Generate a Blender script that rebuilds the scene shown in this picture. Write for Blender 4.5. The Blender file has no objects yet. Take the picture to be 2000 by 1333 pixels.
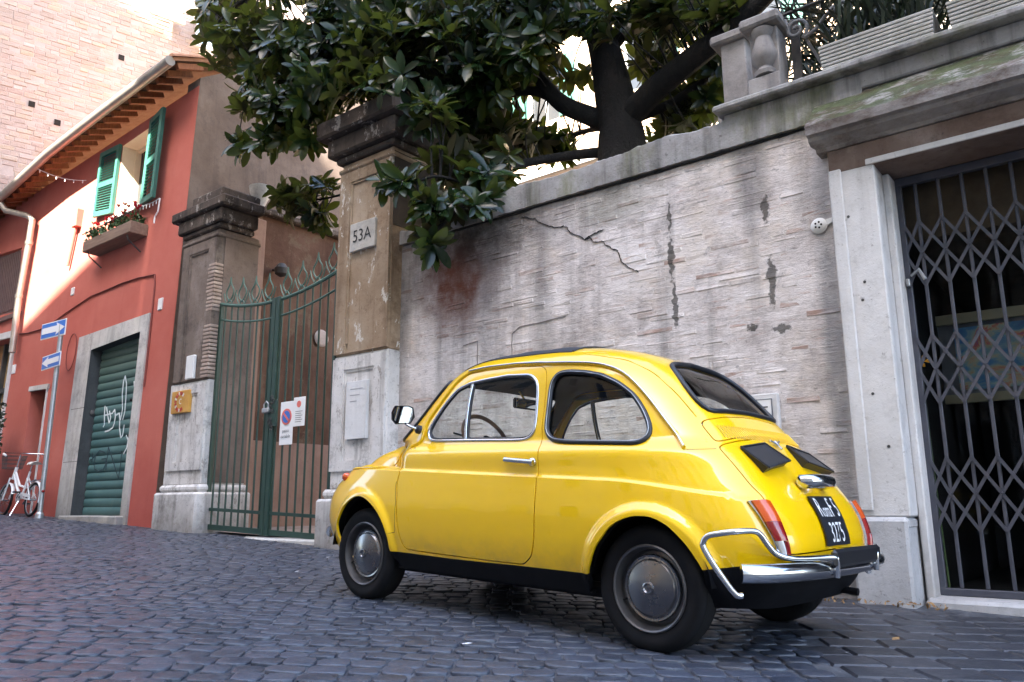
import bpy, bmesh, math, random
import numpy as np
from mathutils import Vector, Matrix
from mathutils.geometry import delaunay_2d_cdt, tessellate_polygon
R=math.radians
random.seed(7); rng=np.random.default_rng(7)
scene=bpy.context.scene
COL=scene.collection
# ------------------------------------------------------------------ camera
FPX=1528.0; CX,CY=1000.0,666.5
CAM_POS=np.array([0,0,.6])
def _cam(yaw,pitch,roll):
    v=np.array([-math.sin(yaw)*math.cos(pitch),math.cos(yaw)*math.cos(pitch),math.sin(pitch)])
    r=np.cross(v,[0,0,1]); r/=np.linalg.norm(r); u=np.cross(r,v)
    return np.array([r*math.cos(roll)+u*math.sin(roll),u*math.cos(roll)-r*math.sin(roll),-v])
CM=_cam(R(38.27),R(11.78),R(-.33))
cd=bpy.data.cameras.new('camera'); cam=bpy.data.objects.new('camera',cd); COL.objects.link(cam)
cd.sensor_width=36; cd.lens=FPX/2000*36; cd.clip_start=.05; cd.clip_end=400
m4=np.eye(4); m4[:3,:3]=CM.T; m4[:3,3]=CAM_POS
cam.matrix_world=Matrix(m4.tolist())
scene.camera=cam
# ------------------------------------------------------------------ sky, sun, exposure
SUN=Vector((.28,-1,1.1)).normalized()
w=bpy.data.worlds.new('World'); scene.world=w; w.use_nodes=True
nt=w.node_tree; bg=nt.nodes['Background']; sk=nt.nodes.new('ShaderNodeTexSky'); sk.sky_type='NISHITA'
sk.sun_disc=False; sk.sun_elevation=math.asin(SUN.z); sk.sun_rotation=math.atan2(SUN.x,SUN.y)
sk.air_density=1.0; sk.dust_density=2.5; sk.ozone_density=.6
nt.links.new(sk.outputs[0],bg.inputs[0]); bg.inputs[1].default_value=.13
sl=bpy.data.lights.new('sun','SUN'); sl.energy=5; sl.angle=R(.53); sl.color=(1,.93,.82)
so=bpy.data.objects.new('sun',sl); COL.objects.link(so); so.rotation_euler=SUN.to_track_quat('Z','Y').to_euler(); so.location=(0,-20,30)
vs=scene.view_settings; vs.view_transform='Standard'; vs.look='None'; vs.gamma=1; vs.use_curve_mapping=False
vs.exposure=3.35
# ------------------------------------------------------------------ measuring helpers
def ray(px,py): return CM.T@np.array([px-CX,-(py-CY),-FPX])
def at(px,py,Y):
    r=ray(px,py); t=(Y-CAM_POS[1])/r[1]; return CAM_POS+r*t
def atx(px,py,X):
    r=ray(px,py); t=(X-CAM_POS[0])/r[0]; return CAM_POS+r*t
def proj(P):
    q=(np.atleast_2d(P)-CAM_POS)@CM.T; d=-q[:,2]; dd=np.where(d>.05,d,.05)
    return np.stack([CX+FPX*q[:,0]/dd,CY-FPX*q[:,1]/dd,d],1)
GS=.0366; GZ=-.0213
def gz(x,y=0): return GZ-GS*x
def ss(a,b,x):
    t=np.clip((x-a)/(b-a),0,1); return t*t*(3-2*t)
# ------------------------------------------------------------------ object helpers
ORI={}
def tag(o,label=None,cat=None,group=None,kind=None):
    if label: o['label']=label
    if cat: o['category']=cat
    if group: o['group']=group
    if kind: o['kind']=kind
    return o
def thing(name,label,cat,loc=(0,0,0),group=None):
    o=bpy.data.objects.new(name,None); COL.objects.link(o); o.location=loc; o.empty_display_size=.1
    ORI[o]=np.array(loc,float); return tag(o,label,cat,group)
def link(name,me,parent=None):
    o=bpy.data.objects.new(name,me); COL.objects.link(o)
    if parent is not None: o.parent=parent
    return o
class MB:
    def __init__(s): s.v=[]; s.f=[]; s.mi=[]
    def add(s,vs,fs,mi=0):
        b=len(s.v); s.v+= [tuple(float(c) for c in p) for p in vs]
        s.f+= [tuple(i+b for i in q) for q in fs]; s.mi+=[mi]*len(fs); return s
    def box(s,x0,x1,y0,y1,z0,z1,b=0,mi=0,tf=None):
        if b<=0:
            V=[(x,y,z) for x in (x0,x1) for y in (y0,y1) for z in (z0,z1)]
            F=[(0,1,3,2),(4,6,7,5),(0,4,5,1),(2,3,7,6),(0,2,6,4),(1,5,7,3)]
        else:
            b=min(b,abs(x1-x0)/2.01,abs(y1-y0)/2.01,abs(z1-z0)/2.01)
            V=[];I={}
            for ix,x in ((0,x0),(1,x1)):
                for iy,y in ((0,y0),(1,y1)):
                    for iz,z in ((0,z0),(1,z1)):
                        sx=b if ix==0 else -b; sy=b if iy==0 else -b; sz=b if iz==0 else -b
                        for k,p in enumerate(((x,y+sy,z+sz),(x+sx,y,z+sz),(x+sx,y+sy,z))):
                            I[ix,iy,iz,k]=len(V); V.append(p)
            F=[]
            for ix in (0,1): F.append([I[ix,a,c,0] for a,c in ((0,0),(0,1),(1,1),(1,0))])
            for iy in (0,1): F.append([I[a,iy,c,1] for a,c in ((0,0),(0,1),(1,1),(1,0))])
            for iz in (0,1): F.append([I[a,c,iz,2] for a,c in ((0,0),(0,1),(1,1),(1,0))])
            for a in (0,1):
                for c in (0,1):
                    F.append([I[0,a,c,1],I[1,a,c,1],I[1,a,c,2],I[0,a,c,2]])
                    F.append([I[a,0,c,0],I[a,1,c,0],I[a,1,c,2],I[a,0,c,2]])
                    F.append([I[a,c,0,0],I[a,c,1,0],I[a,c,1,1],I[a,c,0,1]])
                    for e in (0,1): F.append([I[a,c,e,0],I[a,c,e,1],I[a,c,e,2]])
        if tf is not None: V=[tf(p) for p in V]
        return s.add(V,F,mi)
    def tube(s,pts,r,n=8,closed=False,caps=True,mi=0):
        P=[Vector(p) for p in pts]; k=len(P)
        rr=r if isinstance(r,(list,tuple,np.ndarray)) else [r]*k
        T=[]
        for i in range(k):
            a=P[(i-1)%k] if (closed or i>0) else P[i]; b=P[(i+1)%k] if (closed or i<k-1) else P[i]
            t=(b-a); T.append(t.normalized() if t.length>1e-9 else Vector((0,0,1)))
        nrm=T[0].orthogonal().normalized(); V=[];F=[]
        for i in range(k):
            nrm=(nrm-T[i]*nrm.dot(T[i])); nrm=nrm.normalized() if nrm.length>1e-6 else T[i].orthogonal().normalized()
            bi=T[i].cross(nrm)
            for j in range(n):
                a=2*math.pi*j/n; V.append(P[i]+(nrm*math.cos(a)+bi*math.sin(a))*rr[i])
        for i in range(k if closed else k-1):
            i2=(i+1)%k
            off=0
            if closed and i2==0:
                # best rotation match
                off=min(range(n),key=lambda o:(V[i*n]-V[o]).length)
            for j in range(n):
                F.append((i*n+j,i*n+(j+1)%n,i2*n+(j+1+off)%n,i2*n+(j+off)%n))
        if caps and not closed:
            F.append(tuple(range(n-1,-1,-1))); F.append(tuple(range((k-1)*n,k*n)))
        return s.add(V,F,mi)
    def bar(s,a,b,w,h,mi=0,up=(0,0,1)):
        a=Vector(a); b=Vector(b); t=(b-a).normalized(); u=Vector(up)
        sd=t.cross(u); sd=sd.normalized() if sd.length>1e-6 else t.orthogonal().normalized(); u=sd.cross(t)
        V=[p+sd*x*w/2+u*y*h/2 for p in (a,b) for x,y in ((-1,-1),(1,-1),(1,1),(-1,1))]
        return s.add(V,[(0,1,2,3),(7,6,5,4),(0,4,5,1),(1,5,6,2),(2,6,7,3),(3,7,4,0)],mi)
    def lathe(s,prof,o=(0,0,0),ax=(0,0,1),n=24,mi=0,capends=True):
        ax=Vector(ax).normalized(); u=ax.orthogonal().normalized(); v=ax.cross(u); o=Vector(o)
        V=[];F=[];k=len(prof)
        for r,h in prof:
            for j in range(n):
                a=2*math.pi*j/n; V.append(o+ax*h+(u*math.cos(a)+v*math.sin(a))*max(r,1e-5))
        for i in range(k-1):
            for j in range(n): F.append((i*n+j,i*n+(j+1)%n,(i+1)*n+(j+1)%n,(i+1)*n+j))
        if capends:
            F.append(tuple(range(n-1,-1,-1))); F.append(tuple(range((k-1)*n,k*n)))
        return s.add(V,F,mi)
    def prism(s,poly,o,u,v,wv,mi=0,holes=()):
        # poly (a,b)-> o+a*u+b*v, extruded by vector wv ; holes leave openings
        o=np.array(o,float);u=np.array(u,float);v=np.array(v,float);wv=np.array(wv,float)
        loops=[list(poly)]+[list(h) for h in holes]
        flat=[p for l in loops for p in l]; nn=len(flat)
        V=[o+a*u+b*v for a,b in flat]; V+= [p+wv for p in V]
        if holes: tri=tessellate_polygon([[Vector((a,b,0)) for a,b in l] for l in loops])
        else: tri=[tuple(range(nn))]
        F=[tuple(t) for t in tri]+[tuple(i+nn for i in reversed(t)) for t in tri]
        b=0
        for l in loops:
            m=len(l)
            for i in range(m): F.append((b+i,b+(i+1)%m,b+(i+1)%m+nn,b+i+nn))
            b+=m
        return s.add(V,F,mi)
    def build(s,name,mats,parent=None,smooth=None,recalc=True,origin=None):
        me=bpy.data.meshes.new(name); V=np.array(s.v,float)
        org=ORI.get(parent,np.zeros(3)) if parent is not None else (np.zeros(3) if origin is None else np.array(origin,float))
        me.from_pydata((V-org).tolist(),[],s.f)
        if not isinstance(mats,(list,tuple)): mats=[mats]
        for m in mats: me.materials.append(m)
        if len(mats)>1: me.polygons.foreach_set('material_index',s.mi)
        if recalc:
            bm=bmesh.new(); bm.from_mesh(me); bmesh.ops.recalc_face_normals(bm,faces=bm.faces); bm.to_mesh(me); bm.free()
        if smooth is not None:
            me.polygons.foreach_set('use_smooth',[True]*len(me.polygons)); me.set_sharp_from_angle(angle=R(smooth))
        me.update()
        o=link(name,me,parent)
        if parent is None: o.location=org
        ORI[o]=org
        return o
def circle(cx,cy,r,n=32,a0=0,a1=2*math.pi):
    return [(cx+r*math.cos(a0+(a1-a0)*i/n),cy+r*math.sin(a0+(a1-a0)*i/n)) for i in range(n)]
def rect(x0,x1,y0,y1): return [(x0,y0),(x1,y0),(x1,y1),(x0,y1)]
def text_mesh(body,size,o,u,v,ext=.002,align='CENTER',sx=1.0,shear=0):
    cu=bpy.data.curves.new('t','FONT'); cu.body=body; cu.size=size; cu.align_x=align; cu.align_y='CENTER'; cu.resolution_u=3; cu.shear=shear
    ob=bpy.data.objects.new('t',cu); COL.objects.link(ob)
    me=bpy.data.meshes.new_from_object(ob.evaluated_get(bpy.context.evaluated_depsgraph_get()))
    V=[tuple(x.co) for x in me.vertices]; F=[tuple(p.vertices) for p in me.polygons]
    bpy.data.objects.remove(ob); bpy.data.curves.remove(cu); bpy.data.meshes.remove(me)
    u=np.array(u,float);v=np.array(v,float);nrm=np.cross(u,v); o=np.array(o,float)
    mb=MB(); n=len(V)
    top=[o+u*x*sx+v*y+nrm*ext for x,y,z in V]; mb.add(top,F); return mb
# ------------------------------------------------------------------ materials
class NB:
    def __init__(s,name):
        s.m=bpy.data.materials.new(name); s.m.use_nodes=True; s.t=s.m.node_tree; s.b=s.t.nodes['Principled BSDF']; s.out=s.t.nodes['Material Output']
    def n(s,t,**k):
        x=s.t.nodes.new(t)
        for a,b in k.items(): setattr(x,a,b)
        return x
    def l(s,a,b): s.t.links.new(a,b)
    def setin(s,node,i,val):
        if hasattr(val,'links') or isinstance(val,bpy.types.NodeSocket): s.l(val,node.inputs[i])
        else:
            if isinstance(val,tuple) and len(val)==3 and node.inputs[i].type=='RGBA': val=val+(1,)
            node.inputs[i].default_value=val
    def pos(s,kind='pos',scale=(1,1,1),off=(0,0,0),rot=(0,0,0)):
        if kind=='pos': o=s.n('ShaderNodeNewGeometry').outputs['Position']
        else: o=s.n('ShaderNodeTexCoord').outputs['Object']
        mp=s.n('ShaderNodeMapping'); s.l(o,mp.inputs[0]); mp.inputs['Scale'].default_value=scale; mp.inputs['Location'].default_value=off; mp.inputs['Rotation'].default_value=rot
        return mp.outputs[0]
    def noise(s,vec,scale,detail=6,rough=.6,dist=0):
        x=s.n('ShaderNodeTexNoise'); s.l(vec,x.inputs['Vector']); x.inputs['Scale'].default_value=scale; x.inputs['Detail'].default_value=detail; x.inputs['Roughness'].default_value=rough; x.inputs['Distortion'].default_value=dist
        return x.outputs['Fac']
    def ramp(s,fac,stops,interp='LINEAR'):
        x=s.n('ShaderNodeValToRGB'); s.l(fac,x.inputs[0]); cr=x.color_ramp; cr.interpolation=interp
        while len(cr.elements)<len(stops): cr.elements.new(.5)
        for e,(p,c) in zip(cr.elements,stops):
            e.position=p; e.color=(c,c,c,1) if not isinstance(c,tuple) else c+(1,)
        return x.outputs[0]
    def mr(s,fac,a,b,c=0.,d=1.):
        x=s.n('ShaderNodeMapRange'); s.setin(x,0,fac); x.inputs[1].default_value=a; x.inputs[2].default_value=b; x.inputs[3].default_value=c; x.inputs[4].default_value=d; x.clamp=True; return x.outputs[0]
    def math(s,op,a,b=0.,c=0.):
        x=s.n('ShaderNodeMath',operation=op); s.setin(x,0,a); s.setin(x,1,b); s.setin(x,2,c); return x.outputs[0]
    def mix(s,fac,a,b,mode='MIX'):
        x=s.n('ShaderNodeMix',data_type='RGBA',blend_type=mode); s.setin(x,0,fac); s.setin(x,6,a); s.setin(x,7,b); return x.outputs[2]
    def rand(s):
        g=s.n('ShaderNodeNewGeometry').outputs['Random Per Island']; o=s.n('ShaderNodeObjectInfo').outputs['Random']
        return s.math('FRACT',s.math('ADD',g,s.math('MULTIPLY',o,7.31)))
    def sep(s,vec):
        x=s.n('ShaderNodeSeparateXYZ'); s.l(vec,x.inputs[0]); return x.outputs
    def spot(s,c,r,warp=0,ws=25):
        # soft mask round a point in world space, r=(rx,ry,rz)
        g=s.n('ShaderNodeNewGeometry').outputs['Position']
        if warp:
            nz=s.n('ShaderNodeTexNoise'); s.l(g,nz.inputs['Vector']); nz.inputs['Scale'].default_value=ws; nz.inputs['Detail'].default_value=4
            q=s.n('ShaderNodeVectorMath',operation='SUBTRACT'); s.l(nz.outputs['Color'],q.inputs[0]); q.inputs[1].default_value=(.5,.5,.5)
            q2=s.n('ShaderNodeVectorMath',operation='SCALE'); s.l(q.outputs[0],q2.inputs[0]); q2.inputs['Scale'].default_value=warp
            q3=s.n('ShaderNodeVectorMath',operation='ADD'); s.l(g,q3.inputs[0]); s.l(q2.outputs[0],q3.inputs[1]); g=q3.outputs[0]
        x=s.n('ShaderNodeVectorMath',operation='SUBTRACT'); s.l(g,x.inputs[0]); x.inputs[1].default_value=c
        y=s.n('ShaderNodeVectorMath',operation='DIVIDE'); s.l(x.outputs[0],y.inputs[0]); y.inputs[1].default_value=r
        z=s.n('ShaderNodeVectorMath',operation='LENGTH'); s.l(y.outputs[0],z.inputs[0]); return s.mr(z.outputs['Value'],.35,1.,1.,0.)
    def bump(s,h,strength,dist=.01,nrm=None):
        x=s.n('ShaderNodeBump'); s.l(h,x.inputs['Height']); x.inputs['Strength'].default_value=strength; x.inputs['Distance'].default_value=dist
        if nrm is not None: s.l(nrm,x.inputs['Normal'])
        s.l(x.outputs[0],s.b.inputs['Normal']); return x.outputs[0]
    def fin(s,col=None,rough=None,metal=None,spec=None,coat=None,coatr=None,trans=None,ior=None):
        for k,v in (('Base Color',col),('Roughness',rough),('Metallic',metal),('Specular IOR Level',spec),('Coat Weight',coat),('Coat Roughness',coatr),('Transmission Weight',trans),('IOR',ior)):
            if v is not None: s.setin(s.b,s.b.inputs.find(k),v)
        return s.m
MATS={}
def simple(name,cols,scale=4,rough=.8,bump=0,bscale=30,bdist=.006,metal=0,spec=.5,coat=0,stretch=(1,1,1),kind='pos',vary=0,rough2=None):
    if name in MATS: return MATS[name]
    b=NB(name); v=b.pos(kind,stretch); f=b.noise(v,scale,7,.62)
    if isinstance(cols,tuple): cols=[(0,cols),(1,cols)]
    c=b.ramp(f,cols)
    if vary:
        k=b.mr(b.rand(),0,1,1-vary,1+vary); g=b.n('ShaderNodeVectorMath',operation='SCALE'); b.l(c,g.inputs[0]); b.l(k,g.inputs['Scale']); c=g.outputs[0]
    rr=rough if rough2 is None else b.mr(b.noise(v,scale*2.3,5),.3,.7,rough,rough2)
    if bump: b.bump(b.noise(v,bscale,5,.65),bump,bdist)
    MATS[name]=b.fin(c,rr,metal,spec,coat); return MATS[name]
def stained(name,cols,scale=1.2,streak=.5,dark=(.05,.045,.04),rough=.9,bump=.35,flake=None,zlo=None,speck=.5,dirtz=None):
    """weathered plaster or stone: mottled colour, vertical water streaks, dark specks, optional flaked patches"""
    b=NB(name); v=b.pos(); c=b.ramp(b.noise(v,scale,9,.66,.3),cols)
    st=b.noise(b.pos(scale=(6,6,.35)),1.3,6,.6); c=b.mix(b.math('MULTIPLY',b.mr(st,.52,.75),streak),c,dark)
    bl=b.noise(v,2.3,9,.76); c=b.mix(b.math('MULTIPLY',b.mr(bl,.52,.66),streak*.95),c,dark); b2=b.noise(v,11,8,.75); c=b.mix(b.math('MULTIPLY',b.mr(b2,.56,.68),streak*.7),c,dark)
    if flake:
        fl=b.mr(b.noise(b.pos(scale=(1.3,1.3,.6)),5.5,10,.75,.25),.585,.60); c=b.mix(fl,c,flake)
    sp=b.mr(b.noise(v,60,3,.6),.66,.72); c=b.mix(b.math('MULTIPLY',sp,speck),c,dark); sp=b.mr(b.noise(b.pos(off=(4,3,1)),21,7,.78),.60,.665); c=b.mix(b.math('MULTIPLY',sp,speck*1.1),c,dark)
    if dirtz:   # grime splashed up from the paving
        z=b.sep(b.pos())[2]; k=b.mr(b.math('ADD',z,b.math('MULTIPLY',b.noise(v,4,6,.7),.7)),dirtz[0],dirtz[1],.75,0.); c=b.mix(k,c,dark)
    h=b.math('ADD',b.math('MULTIPLY',b.noise(v,9,8,.7),.7),b.math('MULTIPLY',b.noise(v,70,4,.7),.3))
    b.bump(h,bump,.02); MATS[name]=b.fin(c,rough,spec=.25); return MATS[name]
M_chrome=simple('chrome',(.62,.63,.65),rough=.09,metal=1,rough2=.2,scale=9)
M_steel=simple('galvanised_steel',[(.3,(.34,.35,.36)),(.7,(.5,.51,.52))],6,.45,metal=.8)
M_black=simple('black_rubber',[(.3,(.005,.005,.006)),(.7,(.010,.010,.011))],12,.6,.15,80,.002)
M_white=simple('white_enamel',[(.3,(.7,.7,.68)),(.7,(.8,.8,.79))],5,.35)
M_iron=simple('grey_painted_iron',[(.3,(.10,.105,.13)),(.6,(.16,.165,.195)),(.8,(.12,.10,.09))],7,.5,.2,60)
M_wiron=simple('wrought_iron',[(.3,(.03,.03,.032)),(.7,(.07,.066,.06))],9,.6,.3,60)
# ================================================================== THE SETTING
def struct(o): o['kind']='structure'; return o
# --- street: dirt bed below the setts
b=NB('street_bed'); v=b.pos(); c=b.ramp(b.noise(v,5,8,.7),[(.3,(.03,.033,.040)),(.5,(.075,.08,.092)),(.7,(.16,.165,.18))]); b.bump(b.noise(v,60,6,.7),.6,.012); M_bed=b.fin(c,.9,spec=.2)
g=MB(); nx=40
g.add([(-60,-40,gz(-60)-.0085),(60,-40,gz(60)-.0085),(60,60,gz(60)-.0085),(-60,60,gz(-60)-.0085)],[(0,1,2,3)])
street=struct(g.build('street',M_bed))
b=NB('basalt_sett'); v=b.pos(); r_=b.rand()
c=b.ramp(r_,[(0,(.020,.026,.040)),(.5,(.034,.042,.062)),(.85,(.050,.058,.082)),(1,(.052,.054,.066))])
c=b.mix(b.mr(b.noise(v,14,7,.7),.45,.75),c,(.068,.078,.10)); c=b.mix(b.mr(b.noise(v,90,4,.7),.6,.75,0,.6),c,(.02,.02,.023))
b.bump(b.math('ADD',b.noise(v,26,6,.65),b.math('MULTIPLY',b.noise(v,140,3),.25)),.55,.010)
M_sett=b.fin(c,b.mr(b.noise(v,20,5,.6),.3,.7,.26,.55),spec=.65)
# unit setts: rounded, domed, uneven
def unit_sett(k):
    n=12; rr=random.Random(k); V=[];F=[]
    ring=[]
    for i in range(n):
        a=2*math.pi*(i+.5)/n; p=5.5; cc,s_=math.cos(a),math.sin(a); q=(abs(cc)**p+abs(s_)**p)**(-1/p)*.5
        q*=1+rr.uniform(-.07,.05); ring.append((cc*q,s_*q))
    tz=[rr.uniform(-.16,.16) for _ in range(2)]
    for sc,z in ((1.0,-.9),(.995,-.24),(.968,-.06),(.89,.0)):
        for x,y in ring: V.append((x*sc,y*sc,z+(tz[0]*x+tz[1]*y)*(z>-.5)))
    V.append((rr.uniform(-.1,.1),rr.uniform(-.1,.1),.03+rr.uniform(-.08,.06)))
    for l in range(3):
        for i in range(n): F.append((l*n+i,l*n+(i+1)%n,(l+1)*n+(i+1)%n,(l+1)*n+i))
    for i in range(n): F.append((3*n+i,3*n+(i+1)%n,4*n))
    return np.array(V),F
USETT=[unit_sett(k) for k in range(20)]
UME=[]
for k,(V,F) in enumerate(USETT):
    me=bpy.data.meshes.new('sett'); me.from_pydata(V.tolist(),[],F); me.materials.append(M_sett); me.polygons.foreach_set('use_smooth',[True]*len(F)); UME.append(me)
ang=R(41); e1=np.array([math.cos(ang),math.sin(ang)]); e2=np.array([-e1[1],e1[0]])
def slab_side(x,y): # true on the flagstone side near the shopfront
    return (x+1.72)*( -1.52)-(y-4.29)*(.96) < 0 and y>1.2 and x>-1.9
setts=[]
pitch=.112
for i in range(-160,160):
    row=i*pitch; t=-16+random.uniform(0,.1)
    bend=0
    while t<16:
        L=random.uniform(.098,.142); cxy=e1*(t+L/2)+e2*(row+.012*math.sin(t*1.7+i*.2)+.03*math.sin(t*.45)); t+=L
        x,y=cxy[0]-4,cxy[1]+2.5
        if y>5.16 or y<-2.6 or x<-17.5 or x>1.5: continue
        if y>5.04 and x>-10.4 and not -8.9<x<-6.5: continue
        if slab_side(x,y): continue
        setts.append((x,y,L-random.uniform(.003,.009),pitch-random.uniform(.002,.009)))
S=np.array(setts); pz=gz(S[:,0]); pp=proj(np.stack([S[:,0],S[:,1],pz],1))
keep=(pp[:,2]>.4)&(pp[:,0]>-500)&(pp[:,0]<2500)&(pp[:,1]<2300)
S=S[keep]; pp=pp[keep]
inview=(pp[:,0]>0)&(pp[:,0]<2000)&(pp[:,1]<1333)
occl=(pp[:,0]>690)&(pp[:,1]<1150+(pp[:,0]-690)*.20)
score=np.where(inview&~occl,1/pp[:,2],0); order=np.argsort(-score); top=set(order[:300].tolist())
tilt=math.atan(GS)
JV=[];JF=[];nb=0
for k,(x,y,L,Wd) in enumerate(S):
    q=random.randrange(20); h=random.uniform(-.004,.0035); a=ang+random.uniform(-.06,.06); hz=.022
    if k in top:
        o=link('sett',UME[q],street); o.location=(x,y,gz(x)+h); o.rotation_euler=(random.uniform(-.03,.03),tilt+random.uniform(-.03,.03),a); o.scale=(L,Wd,hz)
    else:
        V,F=USETT[q]; V=V*np.array([L,Wd,hz]); ca,sa=math.cos(a),math.sin(a)
        X=V[:,0]*ca-V[:,1]*sa+x; Y=V[:,0]*sa+V[:,1]*ca+y; Z=V[:,2]+gz(X)+h
        JV.append(np.stack([X,Y,Z],1)); JF+= [tuple(i+nb for i in f) for f in F]; nb+=len(V)
me=bpy.data.meshes.new('setts'); me.from_pydata(np.concatenate(JV).tolist(),[],JF); me.materials.append(M_sett); me.polygons.foreach_set('use_smooth',[True]*len(JF))
o=link('setts',me,street); o['kind']='stuff'
# --- flagstones by the shopfront
b=NB('basalt_flag'); v=b.pos(); c=b.ramp(b.rand(),[(0,(.018,.020,.027)),(1,(.034,.036,.046))]); c=b.mix(b.mr(b.noise(v,7,8,.7),.45,.75),c,(.05,.052,.06)); c=b.mix(b.mr(b.noise(v,45,4,.7),.6,.75,0,.6),c,(.022,.022,.024))
b.bump(b.math('ADD',b.noise(v,12,7,.65),b.math('MULTIPLY',b.noise(v,90,3),.3)),.5,.012); M_flag=b.fin(c,b.mr(b.noise(v,9,5),.3,.7,.34,.6),spec=.6)
fa=R(37); f1=np.array([math.cos(fa),math.sin(fa)]); f2=np.array([-f1[1],f1[0]])
def ptile(cx,cy,L,Wd,a,z,bev=.012,th=.05):
    mb=MB(); j=lambda s:random.uniform(-s,s)
    P=[(-L/2+j(.012),-Wd/2+j(.012)),(L/2+j(.012),-Wd/2+j(.012)),(L/2+j(.012),Wd/2+j(.012)),(-L/2+j(.012),Wd/2+j(.012))]
    V=[]
    for sc,dz in ((1,-th),(1,-.010),(1-2*bev/L,0)):
        for px,py in P:
            X=cx+(px*math.cos(a)-py*math.sin(a))*sc; Y=cy+(px*math.sin(a)+py*math.cos(a))*sc; V.append((X,Y,gz(X)+z+dz))
    F=[(8,9,10,11)]+[(l*4+i,l*4+(i+1)%4,l*4+4+(i+1)%4,l*4+4+i) for l in (0,1) for i in range(4)]
    return mb.add(V,F)
for i in range(-24,26):
    t=-5+random.uniform(0,.4); Wd=.185
    while t<5:
        L=random.uniform(.19,.27); cxy=f1*(t+L/2)+f2*(i*Wd); t+=L; x,y=cxy[0]-.6,cxy[1]+4
        if not slab_side(x,y) or y>5.0 or y<1.5 or x>1.8: continue
        p=proj([[x,y,0]])[0]
        if p[2]<.3 or p[0]>2600: continue
        ptile(x,y,L-.005,Wd-.005,fa+random.uniform(-.05,.05),random.uniform(-.0015,.0015)).build('flagstone',M_flag,street,recalc=False)
# --- masonry: courses of single bricks on a backing
def chip_box(k,ch=.12):
    rr=random.Random(k+50); j=lambda s:rr.uniform(-s,s)
    V=[]
    for y,ins in ((1,0),(.25,0),(0,1)):
        for sx,sz in ((-1,-1),(1,-1),(1,1),(-1,1)):
            V.append((sx*(.5-ins*.03)+j(.018),y+(j(.2) if y==0 else 0),sz*(.5-ins*.11)+j(.09)))
    F=[(8,9,10,11)]+[(l*4+i,l*4+(i+1)%4,l*4+4+(i+1)%4,l*4+4+i) for l in (0,1) for i in range(4)]
    return np.array(V),F
UBR=[chip_box(k) for k in range(14)]
def masonry(parent,mat,O,u,nin,s0,s1,z0,z1,ch,Lr,name,inside=lambda s,z:True,depth=(.004,.016),drop=.0,nmax=300,vis=lambda p:True,gap=(.006,.012),back=.03):
    """bricks on the plane O+s*u+z*Z ; nin = unit vector into the wall"""
    O=np.array(O,float);u=np.array(u,float);nin=np.array(nin,float)
    meshes=[]
    for V,F in UBR:
        me=bpy.data.meshes.new(name); me.from_pydata(V.tolist(),[],F); me.materials.append(mat); meshes.append(me)
    L=[];z=z0
    while z<z1-ch*.5:
        h=ch*random.uniform(.88,1.12); s=s0-random.uniform(0,Lr[1])
        while s<s1:
            l=random.uniform(*Lr); a=max(s,s0); e=min(s+l,s1); s+=l
            if e-a<.05 or random.random()<drop: continue
            if inside((a+e)/2,z+h/2): L.append(((a+e)/2,z+h/2,e-a-random.uniform(*gap),h-random.uniform(gap[0],gap[1])))
        z+=h
    A=np.array(L); C=O+A[:,:1]*u+A[:,1:2]*np.array([0,0,1]); p=proj(C)
    ok=np.array([vis(q) for q in p]); sc=np.where(ok&(p[:,0]>0)&(p[:,0]<2000)&(p[:,1]>0)&(p[:,1]<1333),1/p[:,2],0)
    top=set(np.argsort(-sc)[:nmax].tolist()); JV=[];JF=[];nb=0; rz=math.atan2(u[1],u[0])
    for k,(s,z,l,h) in enumerate(L):
        q=random.randrange(len(UBR)); d=random.uniform(*depth); tz=random.uniform(-.012,.012)
        if k in top and sc[k]>0:
            o=link(name,meshes[q],parent); P=C[k]-nin*d; o.location=P-ORI[parent]; o.rotation_euler=(0,tz,rz); o.scale=(l,d+back,h)
        else:
            V,F=UBR[q]; W=C[k]+(V[:,:1]*l)*u+(V[:,2:3]*h+V[:,:1]*l*tz)*np.array([0,0,1])+(V[:,1:2]*(d+back)-d)*nin
            JV.append(W); JF+= [tuple(i+nb for i in f) for f in F]; nb+=len(V)
    if JV:
        me=bpy.data.meshes.new(name+'work'); me.from_pydata((np.concatenate(JV)-ORI[parent]).tolist(),[],JF); me.materials.append(mat); o=link(name+'work',me,parent); o['kind']='stuff'
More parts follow.
